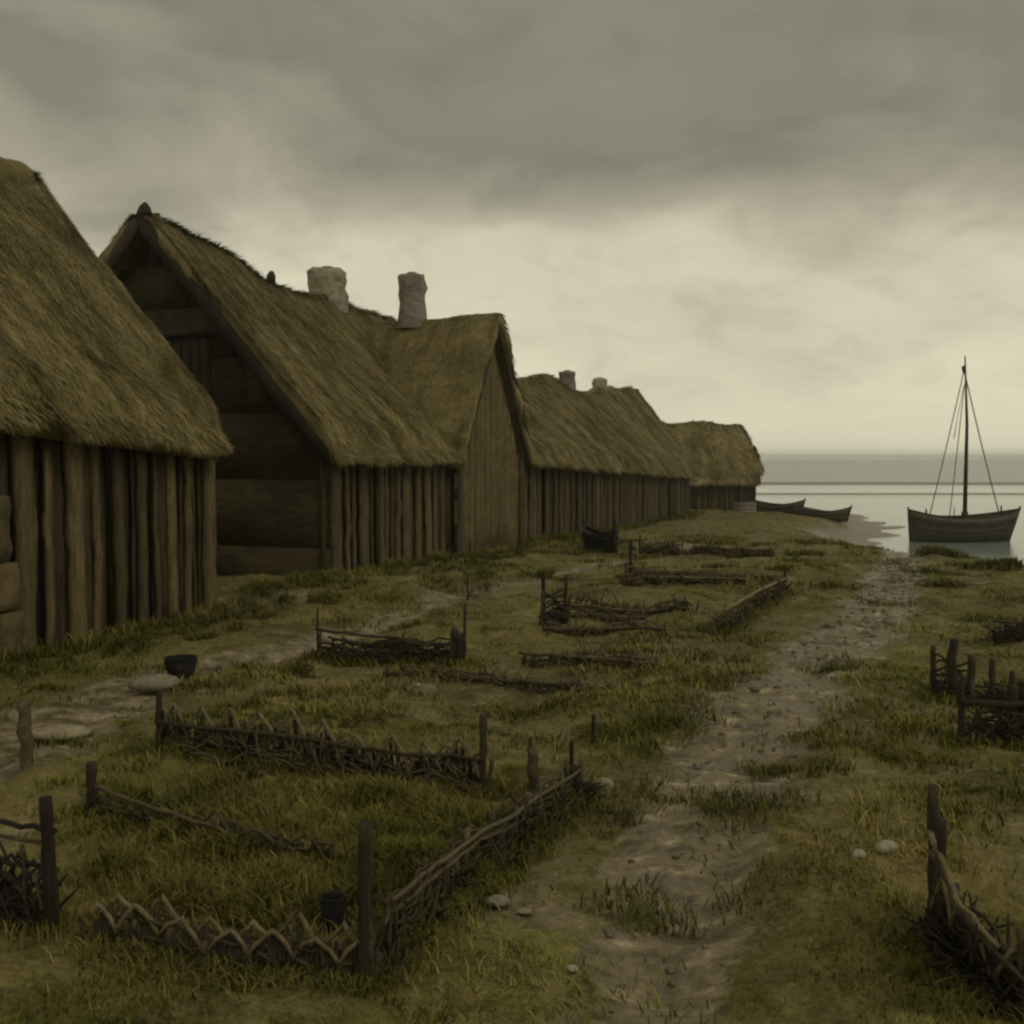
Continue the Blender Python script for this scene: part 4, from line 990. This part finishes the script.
# ------------------------------------------------------------------ grass
def blades(name, n, ymin, ymax, hmul, wmul, seed, keepfn=None):
    r = np.random.default_rng(seed)
    # even on the ground within the strip, wider than the frame
    y = np.sqrt(r.uniform(ymin ** 2, ymax ** 2, n)); x = r.uniform(-.66, .66, n) * y * 1.0 + r.normal(0, .2, n)
    return x, y, r
def add_grass(n, ymin, ymax, h0, w0, seed, mbx):
    x, y, r = blades('', n, ymin, ymax, 1, 1, seed)
    # gather into tufts
    cl = fbm(x * 2.2, y * 2.2, 55, 3); den = fbm(x * .8, y * .8, 66, 3)
    pm = pathmask(x, y); z = terrain(x, y)
    rowpos = ((x - O0[0]) * DU[0] + (y - O0[1]) * DU[1]); sp = ((x - O0[0]) * DS[0] + (y - O0[1]) * DS[1])
    keep = (r.random(n) < np.clip(.5 + 1.5 * (cl - .25), .4, 1)) & (pm < r.uniform(.15, .50, n)) & (z > SEA + .38 + r.uniform(-.06, .25, n)) & ((rowpos < -.05) | ((sp > .15) & (sp < 3.5) & (rowpos < 8))) 
    x, y, z, cl, den, pm = (q[keep] for q in (x, y, z, cl, den, pm)); m = len(x)
    hgt = h0 * (.45 + 1.5 * np.clip(cl - .3, 0, 1) + 1.0 * np.clip(den - .45, 0, 1)) * r.uniform(.5, 1.5, m) * (1 - .6 * pm)
    ww = w0 * r.uniform(.6, 1.4, m)
    ang = r.uniform(0, 2 * math.pi, m); tuft = fbm(x * 5, y * 5, 88, 2) * 12
    la = tuft + r.normal(0, .8, m); lean = r.uniform(.3, 2.4, m)
    d = np.stack([np.cos(la) * lean, np.sin(la) * lean, np.ones(m)], -1); d /= np.linalg.norm(d, axis=1)[:, None]
    side = np.stack([np.cos(ang), np.sin(ang), np.zeros(m)], -1) * (ww / 2)[:, None]
    p = np.stack([x, y, z - .01 - .045 * pm], -1)
    mid = p + d * (hgt * .55)[:, None]
    d2 = d * [1.7, 1.7, .6]; tip = mid + d2 * (hgt * .5)[:, None]
    V = np.stack([p - side, p + side, mid + side * .75, mid - side * .75, tip], 1).reshape(-1, 3)
    base = np.arange(m)[:, None] * 5
    tint = np.clip(.46 + (fbm(x * 1.6, y * 1.6, 99, 3) - .5) * 2.4 + .10 * sstep(7, 4, y) + r.normal(0, .13, m), 0, 1)
    b0 = mbx.n
    mbx.addarr(V, base + np.array([[0, 1, 2, 3]]), np.repeat(tint, 5)); mbx.arr.append(base + np.array([[3, 2, 4]]) + b0)
gm = MB()
add_grass(760000, 3.4, 9.5, .038, .0038, 1, gm)
add_grass(420000, 9.0, 22, .048, .009, 2, gm)
add_grass(160000, 21, 62, .075, .030, 3, gm)
tag(gm.build('grass', M['grass']), kind='stuff')

# taller clumps at the feet of walls, posts and along the garden beds
def clump(pts, n, h, w, spread, seed, mbx, tb=.35):
    r = np.random.default_rng(seed); P_ = np.array(pts)[r.integers(0, len(pts), n)]
    x = P_[:, 0] + r.normal(0, spread, n); y = P_[:, 1] + r.normal(0, spread, n)
    k = ((x - O0[0]) * DU[0] + (y - O0[1]) * DU[1]) < -.06; x, y = x[k], y[k]; n = len(x)
    z = terrain(x, y) - .02; la = r.uniform(0, 2 * math.pi, n); lean = r.uniform(.1, .9, n); hh = h * r.uniform(.4, 1.3, n)
    d = np.stack([np.cos(la) * lean, np.sin(la) * lean, np.ones(n)], -1); d /= np.linalg.norm(d, axis=1)[:, None]
    side = np.stack([-np.sin(la + r.normal(0, .8, n)), np.cos(la), np.zeros(n)], -1) * (w * r.uniform(.6, 1.3, n) / 2)[:, None]
    p = np.stack([x, y, z], -1); mid = p + d * (hh * .55)[:, None]; tip = mid + d * [1.8, 1.8, .5] * (hh * .5)[:, None]
    V = np.stack([p - side, p + side, mid + side * .7, mid - side * .7, tip], 1).reshape(-1, 3); base = np.arange(n)[:, None] * 5
    b0 = mbx.n; tint = np.repeat(np.clip(tb + r.normal(0, .15, n), 0, 1), 5)
    mbx.addarr(V, base + np.array([[0, 1, 2, 3]]), tint); mbx.arr.append(base + np.array([[3, 2, 4]]) + b0)
cm = MB()
foot = [W(s, -.22 + rng.normal(0, .12)) for s in rng.uniform(-5, 16, 260)]
clump(foot, 22000, .20, .012, .13, 5, cm, .30)
clump(foot[::3], 5000, .30, .014, .10, 15, cm, .72)
clump([W(s_, rng.uniform(-1.6, -.3)) for s_ in rng.uniform(-5, 12, 90)], 12000, .16, .016, .10, 16, cm, .12)
footD = [W(s, -.3 + rng.normal(0, .15)) for s in rng.uniform(16, 41, 200)]
clump(footD, 9000, .26, .035, .2, 6, cm, .3)
bed = []
for _ in range(170):
    px, py = rng.uniform(110, 520), rng.uniform(785, 930)
    if px > 560 - (py - 770) * .9: continue
    bed.append(G(px, py)[:2])
clump(bed, 34000, .13, .008, .10, 7, cm, .42)
clump(bed[::4], 5000, .20, .016, .07, 17, cm, .12)
clump(bed[1::5], 700, .13, .012, .12, 18, cm, .85)
for A_, B_, n_ in ((B0, B2, 14), (B0, C2, 30), (D0_, D1_, 28), (N0, N2, 14), (A0, A1, 12), (E0, E2, 10)):
    clump([A_[:2] + (B_ - A_)[:2] * k for k in np.linspace(0, 1, n_)], n_ * 260, .12, .008, .10, 8 + n_, cm, .35)
for A_, B_, n_ in ((F0, F1, 14), (L0, L1, 8), (L2, L3, 14), (K0, K2, 20)):
    clump([A_[:2] + (B_ - A_)[:2] * k for k in np.linspace(0, 1, n_)], n_ * 160, .14, .014, .14, 8 + n_, cm, .35)
rr_ = np.random.default_rng(77)
for k in range(420):
    yy = math.sqrt(rr_.uniform(3.6 ** 2, 34 ** 2)) if k > 160 else rr_.uniform(3.6, 12); xx = rr_.uniform(-.55, .55) * yy
    if float(pathmask(np.array([xx]), np.array([yy]))[0]) > .5 or T(xx, yy) < -.8: continue
    rad = rr_.uniform(.05, .16) * (1 + yy / 25); clump([(xx + rr_.normal(0, rad) * 1.6, yy + rr_.normal(0, rad)) for _ in range(12)], int(rr_.uniform(120, 320)), rr_.uniform(.06, .12) * (1 + yy / 30), .006 * (1 + yy / 7), rad * .6, 1000 + k, cm, float(rr_.choice([.02, .15, .3, .65])))
tag(cm.build('tall_grass', M['grass']), kind='stuff')
# reed tussocks on the wet sand near the boat
for px, py, lab in ((948, 556, 'grassy tussock on wet sand in front of the fishing boat'), (993, 568, 'small grassy tussock on wet sand below the boat, nearer the right edge')):
    g_ = G(px, py); q = MB(); r = np.random.default_rng(int(px)); n = 1500
    q2 = MB(); clump([g_[:2] + r.normal(0, .22, 2) * [1.4, .8] for _ in range(30)], n, .26, .04, .12, int(px), q2, .2)
    tag(q2.build('grass_tussock', M['grass'], org=tuple(g_)), lab, 'grass tussock', 'tussocks on the tidal sand')
